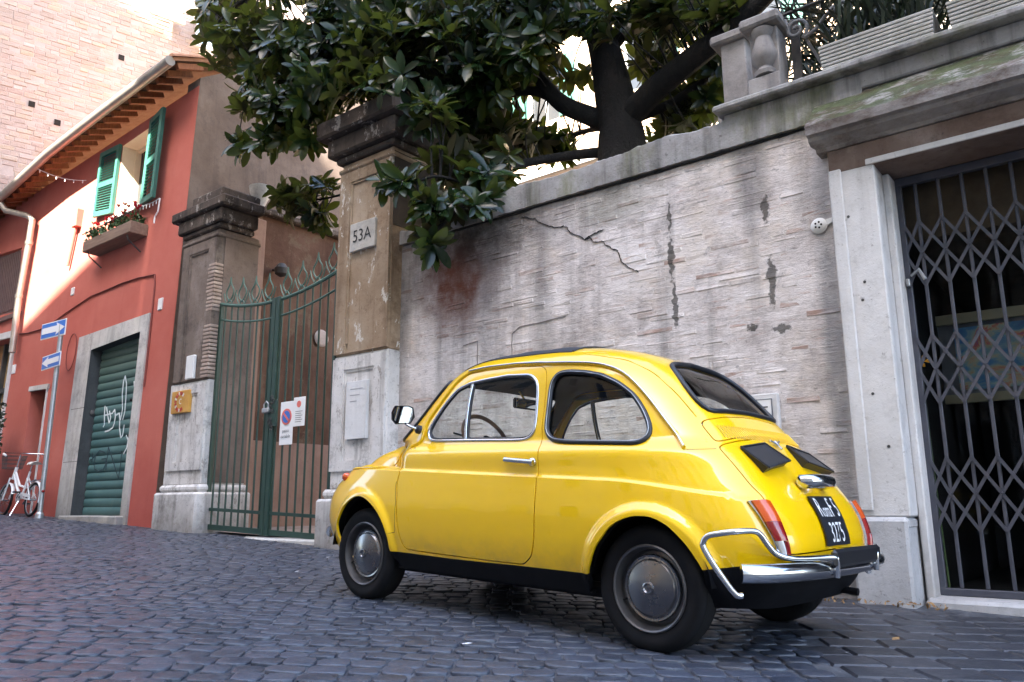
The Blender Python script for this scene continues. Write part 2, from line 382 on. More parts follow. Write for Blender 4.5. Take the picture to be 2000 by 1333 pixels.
# --- the garden wall behind the car
YW=5.15
def wall_tint(b,c,v):
    """grime of the garden wall: grey water streaks, the rust-brown run under the magnolia, black drips"""
    st=b.noise(b.pos(scale=(3.2,3.2,.28)),1.6,7,.6); c=b.mix(b.mr(st,.50,.72,0,.62),c,(.17,.155,.15))
    bl=b.noise(v,1.5,9,.72,.4); c=b.mix(b.mr(bl,.54,.72,0,.6),c,(.13,.12,.115))
    z=b.sep(b.pos())[2]; c=b.mix(b.math('MULTIPLY',b.mr(z,1.2,.2,0,1),b.mr(b.noise(v,3,6,.7),.35,.65,.15,.8)),c,(.16,.16,.165))
    nz=b.math('MULTIPLY',b.noise(v,5,8,.7),1.7)
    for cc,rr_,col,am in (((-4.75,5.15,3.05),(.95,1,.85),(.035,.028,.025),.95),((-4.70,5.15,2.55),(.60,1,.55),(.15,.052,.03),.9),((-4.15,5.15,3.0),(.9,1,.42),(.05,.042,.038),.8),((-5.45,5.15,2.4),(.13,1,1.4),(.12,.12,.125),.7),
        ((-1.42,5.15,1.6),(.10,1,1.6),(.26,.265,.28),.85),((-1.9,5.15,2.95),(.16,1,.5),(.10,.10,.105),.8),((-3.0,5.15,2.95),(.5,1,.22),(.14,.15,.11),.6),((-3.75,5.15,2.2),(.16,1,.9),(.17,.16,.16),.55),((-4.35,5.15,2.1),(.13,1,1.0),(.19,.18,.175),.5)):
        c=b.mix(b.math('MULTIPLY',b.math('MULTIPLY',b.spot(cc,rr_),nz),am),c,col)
    for cc,rr_ in (((-2.54,5.15,2.72),(.026,1,.22)),((-2.54,5.15,2.4),(.036,1,.26)),((-2.53,5.15,2.05),(.036,1,.3)),((-1.81,5.15,2.6),(.045,1,.17)),((-1.80,5.15,2.08),(.05,1,.3)),((-1.76,5.15,1.75),(.10,1,.05)),((-1.95,5.15,1.78),(.07,1,.04))):
        c=b.mix(b.mr(b.math('MULTIPLY',b.spot(cc,rr_,.09,22),b.noise(v,40,6,.8)),.24,.38,0,.8),c,(.045,.043,.038))
    return c
def limewash(b,v):
    c=b.ramp(b.noise(b.pos(scale=(1,1,1.5)),2.6,12,.8,.3),[(.33,(.40,.355,.34)),(.45,(.60,.55,.53)),(.54,(.75,.70,.68)),(.72,(.86,.82,.805))])
    c=b.mix(b.mr(b.noise(b.pos(off=(5,1,2)),1.1,8,.7),.52,.66,0,.55),c,(.72,.63,.53))
    c=b.mix(b.mr(b.noise(b.pos(off=(2,7,4)),5.5,12,.82,.4),.565,.64,0,.6),c,(.29,.275,.28))
    c=b.mix(b.mr(b.noise(b.pos(scale=(1.1,1.1,9)),3.6,9,.72,.25),.59,.67,0,.65),c,(.52,.34,.27))
    c=b.mix(b.mr(b.noise(b.pos(scale=(1.3,1.3,8),off=(3.1,0,1.7)),4.5,10,.78,.3),.615,.69,0,.75),c,(.17,.155,.15))
    c=b.mix(b.mr(b.noise(b.pos(off=(1,2,3)),34,6,.75),.645,.70,0,.85),c,(.07,.062,.06)); c=b.mix(b.mr(b.noise(b.pos(scale=(1,1,1.6),off=(8,2,6)),15,9,.8),.585,.66,0,.7),c,(.16,.145,.14)); return c
b=NB('old_brick'); v=b.pos(); r_=b.rand()
c=b.ramp(r_,[(0,(.42,.29,.24)),(.3,(.50,.40,.345)),(.55,(.50,.45,.40)),(.8,(.44,.36,.32)),(1,(.55,.49,.45))])
ww=b.math('ADD',b.noise(b.pos(scale=(1,1,3)),3.4,10,.76,.3),b.math('MULTIPLY',r_,.34))
c=b.mix(b.mr(ww,.42,.60,0,.95),c,limewash(b,v))
c=wall_tint(b,c,v); b.bump(b.math('ADD',b.noise(b.pos(scale=(1,1,1.8)),46,8,.78),b.math('MULTIPLY',b.noise(v,9,6,.7),.9)),.55,.014); M_brick=b.fin(c,.93,spec=.15)
b=NB('lime_mortar'); v=b.pos(); c=wall_tint(b,limewash(b,v),v); b.bump(b.math('ADD',b.noise(b.pos(scale=(1,1,2.2)),30,9,.8),b.math('MULTIPLY',b.noise(b.pos(scale=(1,1,5)),7,6,.7),.8)),.55,.018); M_mortar=b.fin(c,.95,spec=.12)
wall=thing('garden_wall','tall weathered brick garden wall with worn whitewash behind the yellow car','wall',(-3.4,5.3,0))
mb=MB(); mb.box(-5.60,-1.33,YW+.004,YW+.36,-.2,3.11); mb.build('wall_core',M_mortar,wall)
masonry(wall,M_brick,(0,YW+.004,0),(1,0,0),(0,1,0),-5.57,-1.345,.05,3.085,.043,(.15,.31),'brick',depth=(-.006,.0040),drop=.12,back=.02,gap=(.002,.008),
    vis=lambda q: not(660<q[0]<1560 and q[1]>830-(.15*(q[0]-800) if q[0]<1200 else 60)))
# thin plaster crust lines: crack, ghost frames of old posters
M_crack=simple('crack_shadow',(.02,.018,.017),rough=1)
def ribbon(name,pts,wd,mat,parent,y=YW-.004,th=.003,jag=.10):
    P=[np.array([x,z]) for x,z in pts]
    for _ in range(3 if jag else 0):
        Q=[P[0]]
        for a_,c_ in zip(P[:-1],P[1:]):
            d=c_-a_; Q+= [(a_+c_)/2+np.array([-d[1],d[0]])*random.uniform(-jag,jag)*1.6,c_]
        P=Q
    n=len(P); V=[]
    for k,p in enumerate(P):
        t=P[min(k+1,n-1)]-P[max(k-1,0)]; t=t/(np.linalg.norm(t)+1e-9); q=np.array([-t[1],t[0]])*wd*.5*random.uniform(.3,1.2)*(.15 if k in (0,n-1) else 1)
        for s_ in (1,-1): V.append((p[0]+q[0]*s_,y,p[1]+q[1]*s_)); V.append((p[0]+q[0]*s_,y+th+.004,p[1]+q[1]*s_))
    F=[]
    for k in range(n-1):
        o_=4*k; F+= [(o_,o_+4,o_+6,o_+2),(o_,o_+1,o_+5,o_+4),(o_+2,o_+6,o_+7,o_+3)]
    return MB().add(V,F).build(name,mat,parent,recalc=False)
M_mark=simple('faint_groove',(.22,.20,.19),rough=1)
ck=[(-3.95,3.06),(-3.80,3.02),(-3.72,2.95),(-3.62,2.90),(-3.55,2.88),(-3.47,2.86),(-3.43,2.80),(-3.36,2.76),(-3.30,2.71),(-3.25,2.72),(-3.20,2.67),(-3.12,2.65),(-3.06,2.59),(-3.0,2.56),(-2.98,2.51),(-2.96,2.45),(-2.91,2.40),(-2.86,2.37),(-2.82,2.34)]
ribbon('crack',ck,.007,M_crack,wall)
ribbon('crack',[(-3.30,2.71),(-3.2,2.745),(-3.12,2.76)],.012,M_crack,wall)
for fr in ([(-4.06,1.62),(-4.06,2.03),(-3.98,2.08),(-3.5,2.1)],[(-4.06,1.62),(-4.0,1.57),(-3.62,1.56)],[(-4.45,1.72),(-4.45,2.02),(-4.62,2.0)]): ribbon('old_frame_mark',fr,.006,M_mark,wall,jag=.01)
# coping band
M_cop=stained('coping_plaster',[(.3,(.34,.33,.32)),(.5,(.46,.45,.44)),(.7,(.56,.55,.55))],1.6,.6,(.07,.068,.062))
b=NB('coping_moss'); v=b.pos(); c=b.ramp(b.noise(v,2,9,.7),[(.3,(.20,.19,.18)),(.55,(.34,.33,.325)),(.75,(.47,.46,.465))]); c=b.mix(b.mr(b.noise(b.pos(scale=(1,1,.5)),2.2,8,.7),.5,.68,0,.85),c,(.16,.17,.08)); c=b.mix(b.mr(b.noise(b.pos(scale=(4,4,.4)),1.6,6,.6),.5,.70,0,.85),c,(.06,.057,.052)); c=b.mix(b.mr(b.noise(v,24,7,.75),.6,.68,0,.7),c,(.05,.047,.043)); b.bump(b.noise(v,14,8,.72),.6,.02); M_cop=b.fin(c,.95,spec=.2)
mb=MB(); NXc=150; rc=random.Random(12); V=[]; zt_=3.375
for k in range(NXc+1):
    x=-5.5+(-1.10+5.5)*k/NXc; zt_+=rc.uniform(-.008,.008); zt_=min(max(zt_,3.34),3.40); yo=YW-.036+rc.uniform(-.003,.003); zz_=zt_-(.09 if x<-4.95 else 0)
    V+= [(x,YW+.40,3.12),(x,yo,3.12+rc.uniform(0,.006)),(x,yo-.002,3.24),(x,yo+rc.uniform(0,.006),zz_-.018),(x,yo+.022+rc.uniform(0,.012),zz_),(x,YW+.2,zz_+.012+rc.uniform(-.006,.006)),(x,YW+.40,zz_)]
F=[(7*k+a_,7*k+a_+1,7*k+a_+8,7*k+a_+7) for k in range(NXc) for a_ in range(6)]+[tuple(range(7)),tuple(range(7*NXc,7*NXc+7))]
mb.add(V,F).build('coping_band',M_cop,wall,smooth=40)
ribbon('drip_groove',[(-5.0,3.115),(-4.2,3.11),(-3.4,3.112),(-2.6,3.108),(-1.9,3.11),(-1.4,3.11)],.018,M_crack,wall,y=YW-.012,th=.02,jag=.004)
# raised garden behind the wall
M_soil=simple('garden_soil',[(.3,(.05,.035,.022)),(.7,(.09,.07,.045))],6,.95,.5,20)
g=MB(); g.box(-5.35,6,YW+.42,14.5,2.3,2.95); struct(g.build('garden_bed',M_soil))
# driveway behind the gate
M_drive=simple('driveway_dust',[(.3,(.22,.17,.14)),(.7,(.34,.27,.23))],4,.9,.3,30)
g=MB(); g.add([(-10.0,5.26,gz(-9)+.03),(-5.4,5.26,gz(-6)+.03),(-5.4,15,gz(-6)+.02),(-10,15,gz(-9)+.02)],[(0,1,2,3)]); struct(g.build('driveway',M_drive))
M_mar=stained('threshold_marble',[(.3,(.5,.49,.47)),(.7,(.64,.63,.61))],3,.25,speck=.2)
tag(MB().box(-8.95,-6.35,5.02,5.42,.1,.262,.015).add([],[]).build('gate_threshold',M_mar),'pale stone threshold strip under the green iron gate','threshold')
M_blocker=simple('blocker_render',[(.3,(.20,.13,.09)),(.7,(.30,.21,.15))],2,.9,.3,20)
sd_=thing('driveway_blocker','added brown block across the driveway that stops sunlit bounce','building',(-7.4,11,.2))  # added to keep light from the sunlit houses out of the driveway
MB().box(-9.6,-5.4,10.6,12.5,0,6.2,.02).build('wall',M_blocker,sd_); MB().box(-9.75,-5.25,10.4,12.7,6.2,6.35,.03).build('roof_slab',M_mar,sd_); MB().box(-8.1,-6.7,10.55,10.6,.2,2.6).build('door',simple('brown_door',(.06,.03,.02),rough=.6),sd_)
# ------------------------------------------------------------------ unseen houses opposite, outlines shaped to shade the street and pass a sun patch
M_cream=stained('cream_render',[(.3,(.40,.36,.29)),(.7,(.50,.455,.385))],.8,.12,(.3,.25,.2),speck=.1)
M_ochre=stained('ochre_render',[(.3,(.52,.36,.20)),(.7,(.62,.46,.28))],.8,.12,(.25,.18,.1),speck=.1)
M_shut=simple('green_shutter',[(.3,(.025,.11,.085)),(.7,(.035,.14,.11))],5,.5)
M_dglass=simple('dark_window',(.03,.035,.04),rough=.08)
def town_house(name,label,x0,x1,y,top,mat,depth=5,slantL=0,floors=5,z0=-.6):
    """street front at Y=y facing +Y; top = list of (x,z) along the parapet"""
    t=thing(name,label,'building',((x0+x1)/2,y,z0))
    mb=MB(); poly=[(x0,z0),(x1,z0)]+[(x,z) for x,z in reversed(top)]
    n=len(poly); V=[(x,y,z) for x,z in poly]+[(x+(slantL if x<(x0+x1)/2 else 0),y-depth,z) for x,z in poly]
    mb.add(V,[tuple(range(n)),tuple(range(2*n-1,n-1,-1))]+[(i,(i+1)%n,n+(i+1)%n,n+i) for i in range(n)]); mb.build('wall',mat,t)
    zt=min(z for _,z in top); nf=int((zt-1)//3.4)
    for fl in range(nf):
        for k in range(int((x1-x0-1.2)//2.4)):
            xc=x0+1.6+k*2.4; z=.9+fl*3.4
            if fl==0: z=.5
            wn=MB().box(xc-.5,xc+.5,y-.01,y+.02,z,z+1.9).build('window',M_dglass,t)
            fr=MB(); fr.box(xc-.62,xc-.5,y,y+.06,z-.1,z+2.02); fr.box(xc+.5,xc+.62,y,y+.06,z-.1,z+2.02); fr.box(xc-.5,xc+.5,y,y+.06,z+1.9,z+2.02); fr.box(xc-.7,xc+.7,y,y+.12,z-.2,z-.1); fr.build('frame',M_mar,wn)
    return t
town_house('town_house','tall cream rendered house behind the viewer, unseen, shaped to shade the street',-6.70,24,-10.0,[(-6.70,25.6),(24,25.6)],M_cream,6,slantL=1.7)
town_house('town_house','lower ochre house across the street, unseen, roofline shaped to pass the sun patch',-11.0,-6.705,-10.0,[(-11.0,20.55),(-6.705,22.0)],M_ochre,5)
town_house('town_house','cream house at the far end across the street, unseen, roofline shaped for a shadow edge',-34,-11.005,-10.0,[(-34,19),(-15,27.6),(-11.005,32.4)],M_cream,5)
# sunlit houses beyond the garden
M_peach=stained('peach_render',[(.3,(.58,.42,.28)),(.7,(.70,.54,.40))],.7,.15,(.35,.25,.18),speck=.1)
def back_house(name,label,x0,x1,y,h,mat):
    t=thing(name,label,'building',((x0+x1)/2,y,0)); holes=[]
    for fl in range(int((h-4)//3.6)):
        for k in range(int((x1-x0-1.5)//3.2)):
            xc=x0+2+k*3.2; z=4.2+fl*3.6; holes.append((xc,z))
    MB().prism(rect(x0,x1,0,h),(0,y,0),(1,0,0),(0,0,1),(0,6,0),holes=[rect(a-.55,a+.55,z,z+1.9) for a,z in holes]).build('wall',mat,t)
    for a,z in holes:
        wn=MB().box(a-.55,a+.55,y+.2,y+.24,z,z+1.9).build('window',M_dglass,t); fr=MB(); fr.box(a-.55,a-.49,y+.15,y+.2,z,z+1.9);fr.box(a+.49,a+.55,y+.15,y+.2,z,z+1.9);fr.box(a-.03,a+.03,y+.15,y+.2,z,z+1.9); fr.build('frame',M_white,wn)
        for sgn in (-1,1): MB().box(a+sgn*.58,a+sgn*1.12,y-.06,y-.01,z,z+1.9,.01).build('shutter',M_shut,t)
    MB().box(x0-.3,x1+.3,y-.5,y+6.2,h,h+.25,.04).build('roof_slab',M_mar,t)
back_house('back_house','sunlit peach house glimpsed through the magnolia leaves',-14.2,-3,17,15,M_peach)
back_house('back_house','sunlit cream house behind the terrace on the right',-2.6,14,19,13,M_cream)
# ------------------------------------------------------------------ tall brick building upper left
b=NB('tufa_brick'); v=b.pos(); r_=b.rand(); c=b.ramp(r_,[(0,(.33,.265,.225)),(.35,(.38,.31,.265)),(.6,(.40,.325,.24)),(.8,(.36,.275,.235)),(1,(.43,.37,.335))]); c=b.mix(b.mr(b.noise(b.pos(scale=(1,1,2)),1.3,9,.7),.42,.6,0,.7),c,(.41,.345,.31)); b.bump(b.noise(v,18,7,.7),.7,.02); M_tufa=b.fin(c,.95,spec=.15)
M_tmort=simple('tufa_mortar',[(.3,(.34,.285,.25)),(.7,(.42,.36,.325))],3,.95,.5,20)
tb=thing('tall_building','tall old brick building with put-log holes rising behind the red house','building',(-16,9,0))
td=np.array([.225,.974,0]); td/=np.linalg.norm(td); tn=np.array([-td[1],td[0],0])  # into the wall
TO=np.array([-17.55,4.9,0])
mb=MB(); P=[TO+td*-6+tn*.004,TO+td*7.4+tn*.004,TO+td*7.4+tn*8,TO+td*-6+tn*8]
mb.add([tuple(p) for p in P]+[(p[0],p[1],21) for p in P],[(0,1,5,4),(1,2,6,5),(2,3,7,6),(3,0,4,7),(4,5,6,7)]); mb.build('wall_core',M_tmort,tb)
holes=[]
for px,py in ((62,204),(237,113),(112,240)):
    r=ray(px,py); t_=np.dot(TO,tn)/np.dot(r,tn) if 0 else np.dot(TO-CAM_POS,tn)/np.dot(r,tn); Pp=CAM_POS+r*t_; holes.append((np.dot(Pp-TO,td),Pp[2]))
masonry(tb,M_tufa,TO,td,tn,-1.6,7.38,5.6,13.4,.105,(.15,.32),'stone_block',depth=(.0,.010),drop=.06,inside=lambda s,z: all(abs(s-a)>.16 or abs(z-c)>.1 for a,c in holes),vis=lambda q:q[1]<400-q[0]*.75)
M_dark=simple('deep_hole',(.015,.012,.01),rough=1)
for a,c in holes: MB().box(-.06,.06,-.02,.05,-.06,.06,tf=lambda p:TO+td*(a+p[0])+tn*p[1]+np.array([0,0,c+p[2]])).build('putlog_hole',M_dark,tb)
t2=thing('far_building','bright rendered building with a pale blue window beside the tree','building',(-15,14,0))
mb=MB(); P=[TO+td*7.5+tn*-.25,TO+td*16+tn*-.25,TO+td*16+tn*7,TO+td*7.5+tn*7]
mb.add([tuple(p) for p in P]+[(p[0],p[1],19) for p in P],[(0,1,5,4),(1,2,6,5),(2,3,7,6),(3,0,4,7),(4,5,6,7)]); mb.build('wall',M_peach,t2)
M_blue=simple('pale_blue_pane',(.35,.5,.6),rough=.15)
for px,py in ((408,62),(330,2)):
    r=ray(px,py); O2=TO+tn*-.25; t_=np.dot(O2-CAM_POS,tn)/np.dot(r,tn); Pp=CAM_POS+r*t_
    wn=MB().box(-.3,.3,-.05,-.02,-.42,.42,tf=lambda p:Pp+td*p[0]+tn*p[1]+np.array([0,0,p[2]])).build('window',M_blue,t2)
    MB().box(-.38,.38,-.12,-.055,-.55,-.44,tf=lambda p:Pp+td*p[0]+tn*p[1]+np.array([0,0,p[2]])).build('sill',M_mar,wn)
# ================================================================== THE RED HOUSE
def fp(x,z,d=0.): return np.array([x,5.138+.035*z-d,z])
b=NB('red_render'); v=b.pos(); c=b.ramp(b.noise(v,.9,8,.65),[(.3,(.42,.105,.078)),(.55,(.47,.135,.103)),(.75,(.51,.17,.135))])
c=b.mix(b.mr(b.noise(b.pos(scale=(4,4,.4)),1.2,6,.6),.55,.8,0,.35),c,(.32,.06,.045)); z=b.sep(b.pos())[2]
c=b.mix(b.mr(b.math('ADD',z,b.math('MULTIPLY',b.noise(v,3,6,.7),.8)),1.9,.9,0,.55),c,(.27,.045,.038)); c=b.mix(b.mr(b.noise(v,40,3),.7,.74,0,.5),c,(.2,.06,.05))
b.bump(b.noise(v,30,7,.7),.25,.01); M_red=b.fin(c,.88,spec=.25)
M_gable=stained('grey_brown_render',[(.3,(.115,.083,.064)),(.55,(.175,.132,.105)),(.75,(.245,.195,.16))],1.5,.45,(.07,.055,.05),speck=.6)
M_trav=stained('travertine',[(.3,(.42,.40,.37)),(.7,(.58,.56,.53))],2.5,.5,(.12,.115,.11),speck=.6,dirtz=(.5,1.5))
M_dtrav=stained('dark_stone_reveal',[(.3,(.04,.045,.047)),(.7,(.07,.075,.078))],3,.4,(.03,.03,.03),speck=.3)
M_wood=simple('old_rafter_wood',[(.3,(.20,.07,.028)),(.7,(.32,.12,.045))],6,.75,.4,40,stretch=(1,6,1))
M_terra=simple('roof_terracotta',[(.3,(.30,.14,.08)),(.6,(.42,.22,.13)),(.8,(.24,.17,.13))],7,.9,.4,40,vary=.3)
M_zinc=simple('gutter_zinc',[(.3,(.33,.29,.24)),(.7,(.46,.42,.36))],3,.42,metal=.55)
house=thing('red_house','two storey terracotta red house with tiled eaves left of the gate','house',(-13,5.2,.3))
DOOR=[(-12.2,.40),(-10.70,.36),(-10.80,3.02),(-12.30,2.94)]
NICHE=[(-14.32,.46),(-13.66,.42),(-13.76,2.50),(-14.42,2.52)]
LDOOR=[(-17.3,.5),(-15.42,.45),(-15.55,3.6),(-17.3,3.65)]
WIN=[(-12.19,5.15),(-11.24,5.05),(-11.30,6.40),(-12.26,6.34)]
LWIN=[(-17.3,4.20),(-15.50,4.08),(-15.80,5.38),(-17.3,5.50)]
mb=MB(); mb.prism([(-24,.2),(-9.875,.2),(-10.035,6.62),(-24,6.15)],fp(0,0),(1,0,0),(0,.035,1),(0,.35,0),holes=[DOOR,NICHE,LDOOR,WIN,LWIN]); mb.build('front_wall',M_red,house)
P1=atx(392,152,-10.03); P2=atx(478,134,-10.03); sl_=(P2[2]-P1[2])/(P2[1]-P1[1])
gtop=lambda y:P1[2]+sl_*(y-P1[1])
mb=MB(); yy=9.6
mb.prism([(5.150,.2),(yy,.2),(yy,gtop(yy)),(5.150+.035*6.6,gtop(5.38))],(-9.868,0,0),(0,1,0),(-.0242,0,1),(-.34,0,0)); mb.build('gable_wall',M_gable,house)
# roof with eaves
GX=[-24,-15.8,-13.98,-12.11,-10.24,-9.98]; GZ_=[5.75,6.285,6.54,6.66,6.755,6.765]
ge=lambda x: float(np.interp(x,GX,GZ_))
rs=.42
mb=MB(); n=len(GX); V=[]
for x in GX: V+= [(x,4.93,ge(x)+.03),(x,yy,ge(x)+.03+rs*(yy-4.93)),(x,4.93,ge(x)+.085),(x,yy,ge(x)+.085+rs*(yy-4.93))]
F=[]
for i in range(n-1):
    a=4*i;c_=a+4; F+= [(a,a+1,c_+1,c_),(a+2,c_+2,c_+3,a+3),(a,c_,c_+2,a+2),(a+1,a+3,c_+3,c_+1)]
F+= [(0,2,3,1),(4*n-4,4*n-3,4*n-1,4*n-2)]; mb.add(V,F); roof=mb.build('roof',M_terra,house)
MB().add([(x,4.97,ge(x)+.022+rs*.04) for x in GX]+[(x,5.40,ge(x)+.022+rs*.47) for x in GX],[(i,i+1,n+i+1,n+i) for i in range(n-1)]).build('eaves_board',simple('dark_board',[(.3,(.045,.022,.014)),(.7,(.085,.04,.024))],6,.9),house,recalc=False)  # dark brown sheet closing the soffit between the rafters
# barrel tiles along the eaves
x=-17.4
while x<-9.95:
    z=ge(x); mb=MB(); N=6; V=[]
    for yv,rr_ in ((4.90,.085),(5.55,.07)):
        for i in range(N+1):
            a=math.pi*i/N; V.append((x+math.cos(a)*rr_,yv,z+.085+rs*(yv-4.93)+math.sin(a)*rr_*.8))
    mb.add(V,[(i,i+1,N+2+i,N+1+i) for i in range(N)]+[tuple(range(N+1))]); mb.build('roof_tile',M_terra,roof,recalc=False); x+=.205
x=-17.2
while x<-10.0:
    z=ge(x)-.035; y1=5.138+.035*6.6
    MB().bar((x,y1+.02,z+rs*(y1-4.93)),(x,5.02,z+rs*.09),.075,.085).build('rafter',M_wood,house); x+=.275
mb=MB(); mb.tube([(x,4.885,ge(x)+.005) for x in GX],.075,12); gut=mb.build('gutter',M_zinc,house,smooth=40)
for x in np.arange(-15.6,-10.3,1.3): MB().bar((x,4.80,ge(x)+.06),(x,4.98,ge(x)+.07),.02,.006).build('gutter_strap',M_zinc,gut)
q=lambda px,py,d:tuple(fp(*(lambda P:(P[0],P[2]))(at(px,py,5.3)),d))
dp=[(-16.0,4.90,6.15),(-15.95,4.98,6.02),(-15.45,5.18,5.86),(-15.30,5.22,5.75),(-15.30,5.21,5.3),(-15.33,5.17,4.3),(-15.2,5.13,3.25)]
dpo=MB().tube(dp,.055,12).build('downpipe',M_zinc,house,smooth=40)
for p in (dp[4],dp[5]): MB().lathe([(.066,-.03),(.066,.03)],p,(0,0,1),12).build('collar',M_zinc,dpo)
# garage door with stone surround
mb=MB(); mb.prism([(-12.70,.36),(-10.53,.30),(-10.60,3.26),(-12.78,3.20)],fp(0,0,.03),(1,0,0),(0,.035,1),(0,.05,0),holes=[DOOR]); sur=mb.build('door_surround',M_trav,house)
for z in (1.25,2.05): MB().box(-12.69,-12.21,-.034,.0,z,z+.006,tf=lambda p:fp(p[0],p[2],.031)+np.array([0,p[1]*.02,0])).build('joint',M_crack,sur)
mb=MB()
for A,B_ in ((DOOR[0],DOOR[3]),(DOOR[1],DOOR[2]),(DOOR[2],DOOR[3])):
    a0=fp(*A,.028);b0=fp(*B_,.028); s_=.012 if A==DOOR[0] else (-.012 if A==DOOR[1] else 0)
    dz=np.array([s_,0,-.012 if A==DOOR[2] else 0]); mb.add([a0+dz*.2,b0+dz*.2,b0+dz*.2+np.array([0,.2,0]),a0+dz*.2+np.array([0,.2,0])],[(0,1,2,3)])
mb.build('reveal',M_dtrav,house,recalc=False)
MB().box(-12.35,-10.6,5.02,5.5,.2,.475,.015).build('doorstep',M_trav,house)
b=NB('green_roller'); v=b.pos(); z=b.sep(b.pos())[2]
c=b.ramp(b.noise(v,2.5,7,.65),[(.3,(.050,.115,.112)),(.7,(.072,.15,.146))]); c=b.mix(b.mr(z,1.9,3.0,0,.85),c,(.085,.125,.09)); c=b.mix(b.mr(b.noise(v,12,7,.72),.58,.75,0,.5),c,(.16,.19,.18)); M_roller=b.fin(c,.55,spec=.4)
rd=thing('roller_shutter','teal green roller shutter with white and dark graffiti in stone doorway','shutter',(-11.5,5.5,.45))
z=.475; k=0
while z<3.05:
    h=.122; x0=-12.17-.037*(z-.4); x1=-10.72-.037*(z-.4); Yp=5.138+.035*z+.13; V=[]
    prof=[(0,.012),(.012,0),(h*.5,-.007),(h-.018,0),(h-.006,.014),(h-.001,.014)]
    V=[(xx,Yp+py,z+pz) for xx in (x0,x1) for pz,py in prof]; m_=len(prof)
    MB().add(V,[(i,i+1,m_+i+1,m_+i) for i in range(m_-1)]).build('slat',M_roller,rd,smooth=50,recalc=False); z+=h; k+=1
MB().box(-12.3,-10.7,5.46,5.49,.45,3.1).build('backing',M_dtrav,rd)
# graffiti (flat paint lines)
M_gw=simple('white_spray',(.62,.68,.68),rough=.7); M_gd=simple('dark_spray',(.02,.045,.055),rough=.7)
def spray(lines,mat,name,wd,d=.012):
    for L in lines:
        mb=MB()
        P=[np.array([at(120+a*.3,620+c_*.3,5.32)[0],0,at(120+a*.3,620+c_*.3,5.32)[2]]) for a,c_ in L]
        for p in P: p[1]=5.138+.035*p[2]+.13-d
        for A,B_ in zip(P[:-1],P[1:]): mb.bar(A,B_,.003,wd,up=(0,0,1) if abs(A[0]-B_[0])>abs(A[2]-B_[2]) else (1,0,0))
        mb.build(name,mat,rd)
spray([[(280,575),(278,640),(280,700),(272,715)],[(290,585),(300,640),(310,690)],[(310,610),(320,650),(312,690)],[(275,640),(330,625),(345,600),(350,650),(345,690)],[(350,640),(375,625),(380,670)],[(285,745),(310,738),(335,720),(345,690)],[(385,670),(395,600),(390,500),(395,420),(405,380),(415,430),(415,520),(410,620),(398,670)],[(380,640),(380,720),(390,785),(402,770),(410,700)],[(464,415),(470,470),(462,540),(464,600)],[(425,770),(440,800),(432,850),(412,890)]],M_gw,'graffiti',.022)
spray([[(195,930),(210,925),(225,900)],[(207,880),(212,920),(205,945)],[(290,880),(255,870),(230,900),(222,950),(228,990),(255,1005),(285,990),(300,950),(300,920),(270,925)],[(300,1000),(312,845),(340,920),(385,1050),(395,960),(400,870)]],M_gd,'graffiti',.020)
MB().lathe([(.05,0),(.05,.03),(.02,.045)],(-12.27,5.32,1.98),(1,0,0),14).build('door_knob',M_wiron,house)
# dark recess beside the sign pole, glazed door far left, windows
mb=MB(); mb.prism([(x-.0,z) for x,z in NICHE],fp(0,0,-.26),(1,0,0),(0,.035,1),(0,.04,0)); mb.build('niche_back',M_dtrav,house)
M_pale=simple('pale_trim',[(.3,(.5,.49,.47)),(.7,(.62,.61,.6))],4,.8)
MB().prism([(-14.46,2.50),(-13.70,2.48),(-13.70,2.56),(-14.46,2.58)],fp(0,0,.03),(1,0,0),(0,.035,1),(0,.05,0)).build('niche_lintel',M_trav,house)
MB().prism([(-13.665,.42),(-13.63,.42),(-13.73,2.48),(-13.765,2.48)],fp(0,0,.02),(1,0,0),(0,.035,1),(0,.12,0)).build('niche_edge',M_pale,house)
ld=MB().prism(LDOOR,fp(0,0,-.22),(1,0,0),(0,.035,1),(0,.03,0)).build('shop_door',simple('amber_pane',[(.3,(.30,.20,.09)),(.7,(.45,.32,.16))],3,.12),house)
for xx in (-17.2,-16.35,-15.50): MB().bar(fp(xx,.5,-.19),fp(xx-.08,3.6,-.19),.09,.05,up=(1,0,0)).build('door_stile',M_wiron,ld)
MB().bar(fp(-17.3,2.7,-.19),fp(-15.4,2.7,-.19),.05,.09).build('door_rail',M_wiron,ld)
MB().prism([(-15.43,.45),(-15.36,.45),(-15.47,3.72),(-17.4,3.78),(-17.4,3.66),(-15.56,3.60)],fp(0,0,.035),(1,0,0),(0,.035,1),(0,.06,0)).build('shop_door_frame',M_pale,house)
M_brown=simple('brown_shutter_wood',[(.3,(.10,.06,.055)),(.7,(.15,.09,.08))],6,.6)
sh=MB().prism([(-17.35,4.18),(-15.60,4.06),(-15.88,5.36),(-17.35,5.48)],fp(0,0,-.05),(1,0,0),(0,.035,1),(0,.04,0)).build('brown_shutter',M_brown,house)
for xx in np.arange(-17.2,-15.7,.09): MB().bar(fp(xx,4.2,-.04),fp(xx-.15,5.38,-.04),.035,.03,up=(1,0,0)).build('slat',M_brown,sh)
MB().prism([(-15.58,4.03),(-15.44,4.02),(-15.74,5.42),(-15.88,5.42)],fp(0,0,.025),(1,0,0),(0,.035,1),(0,.05,0)).build('window_jamb',M_red,house)
MB().prism(rect(-17.5,-15.42,3.98,4.06),fp(0,0,.05),(1,0,0),(0,.035,1),(0,.1,0)).build('window_ledge',M_brown,house)
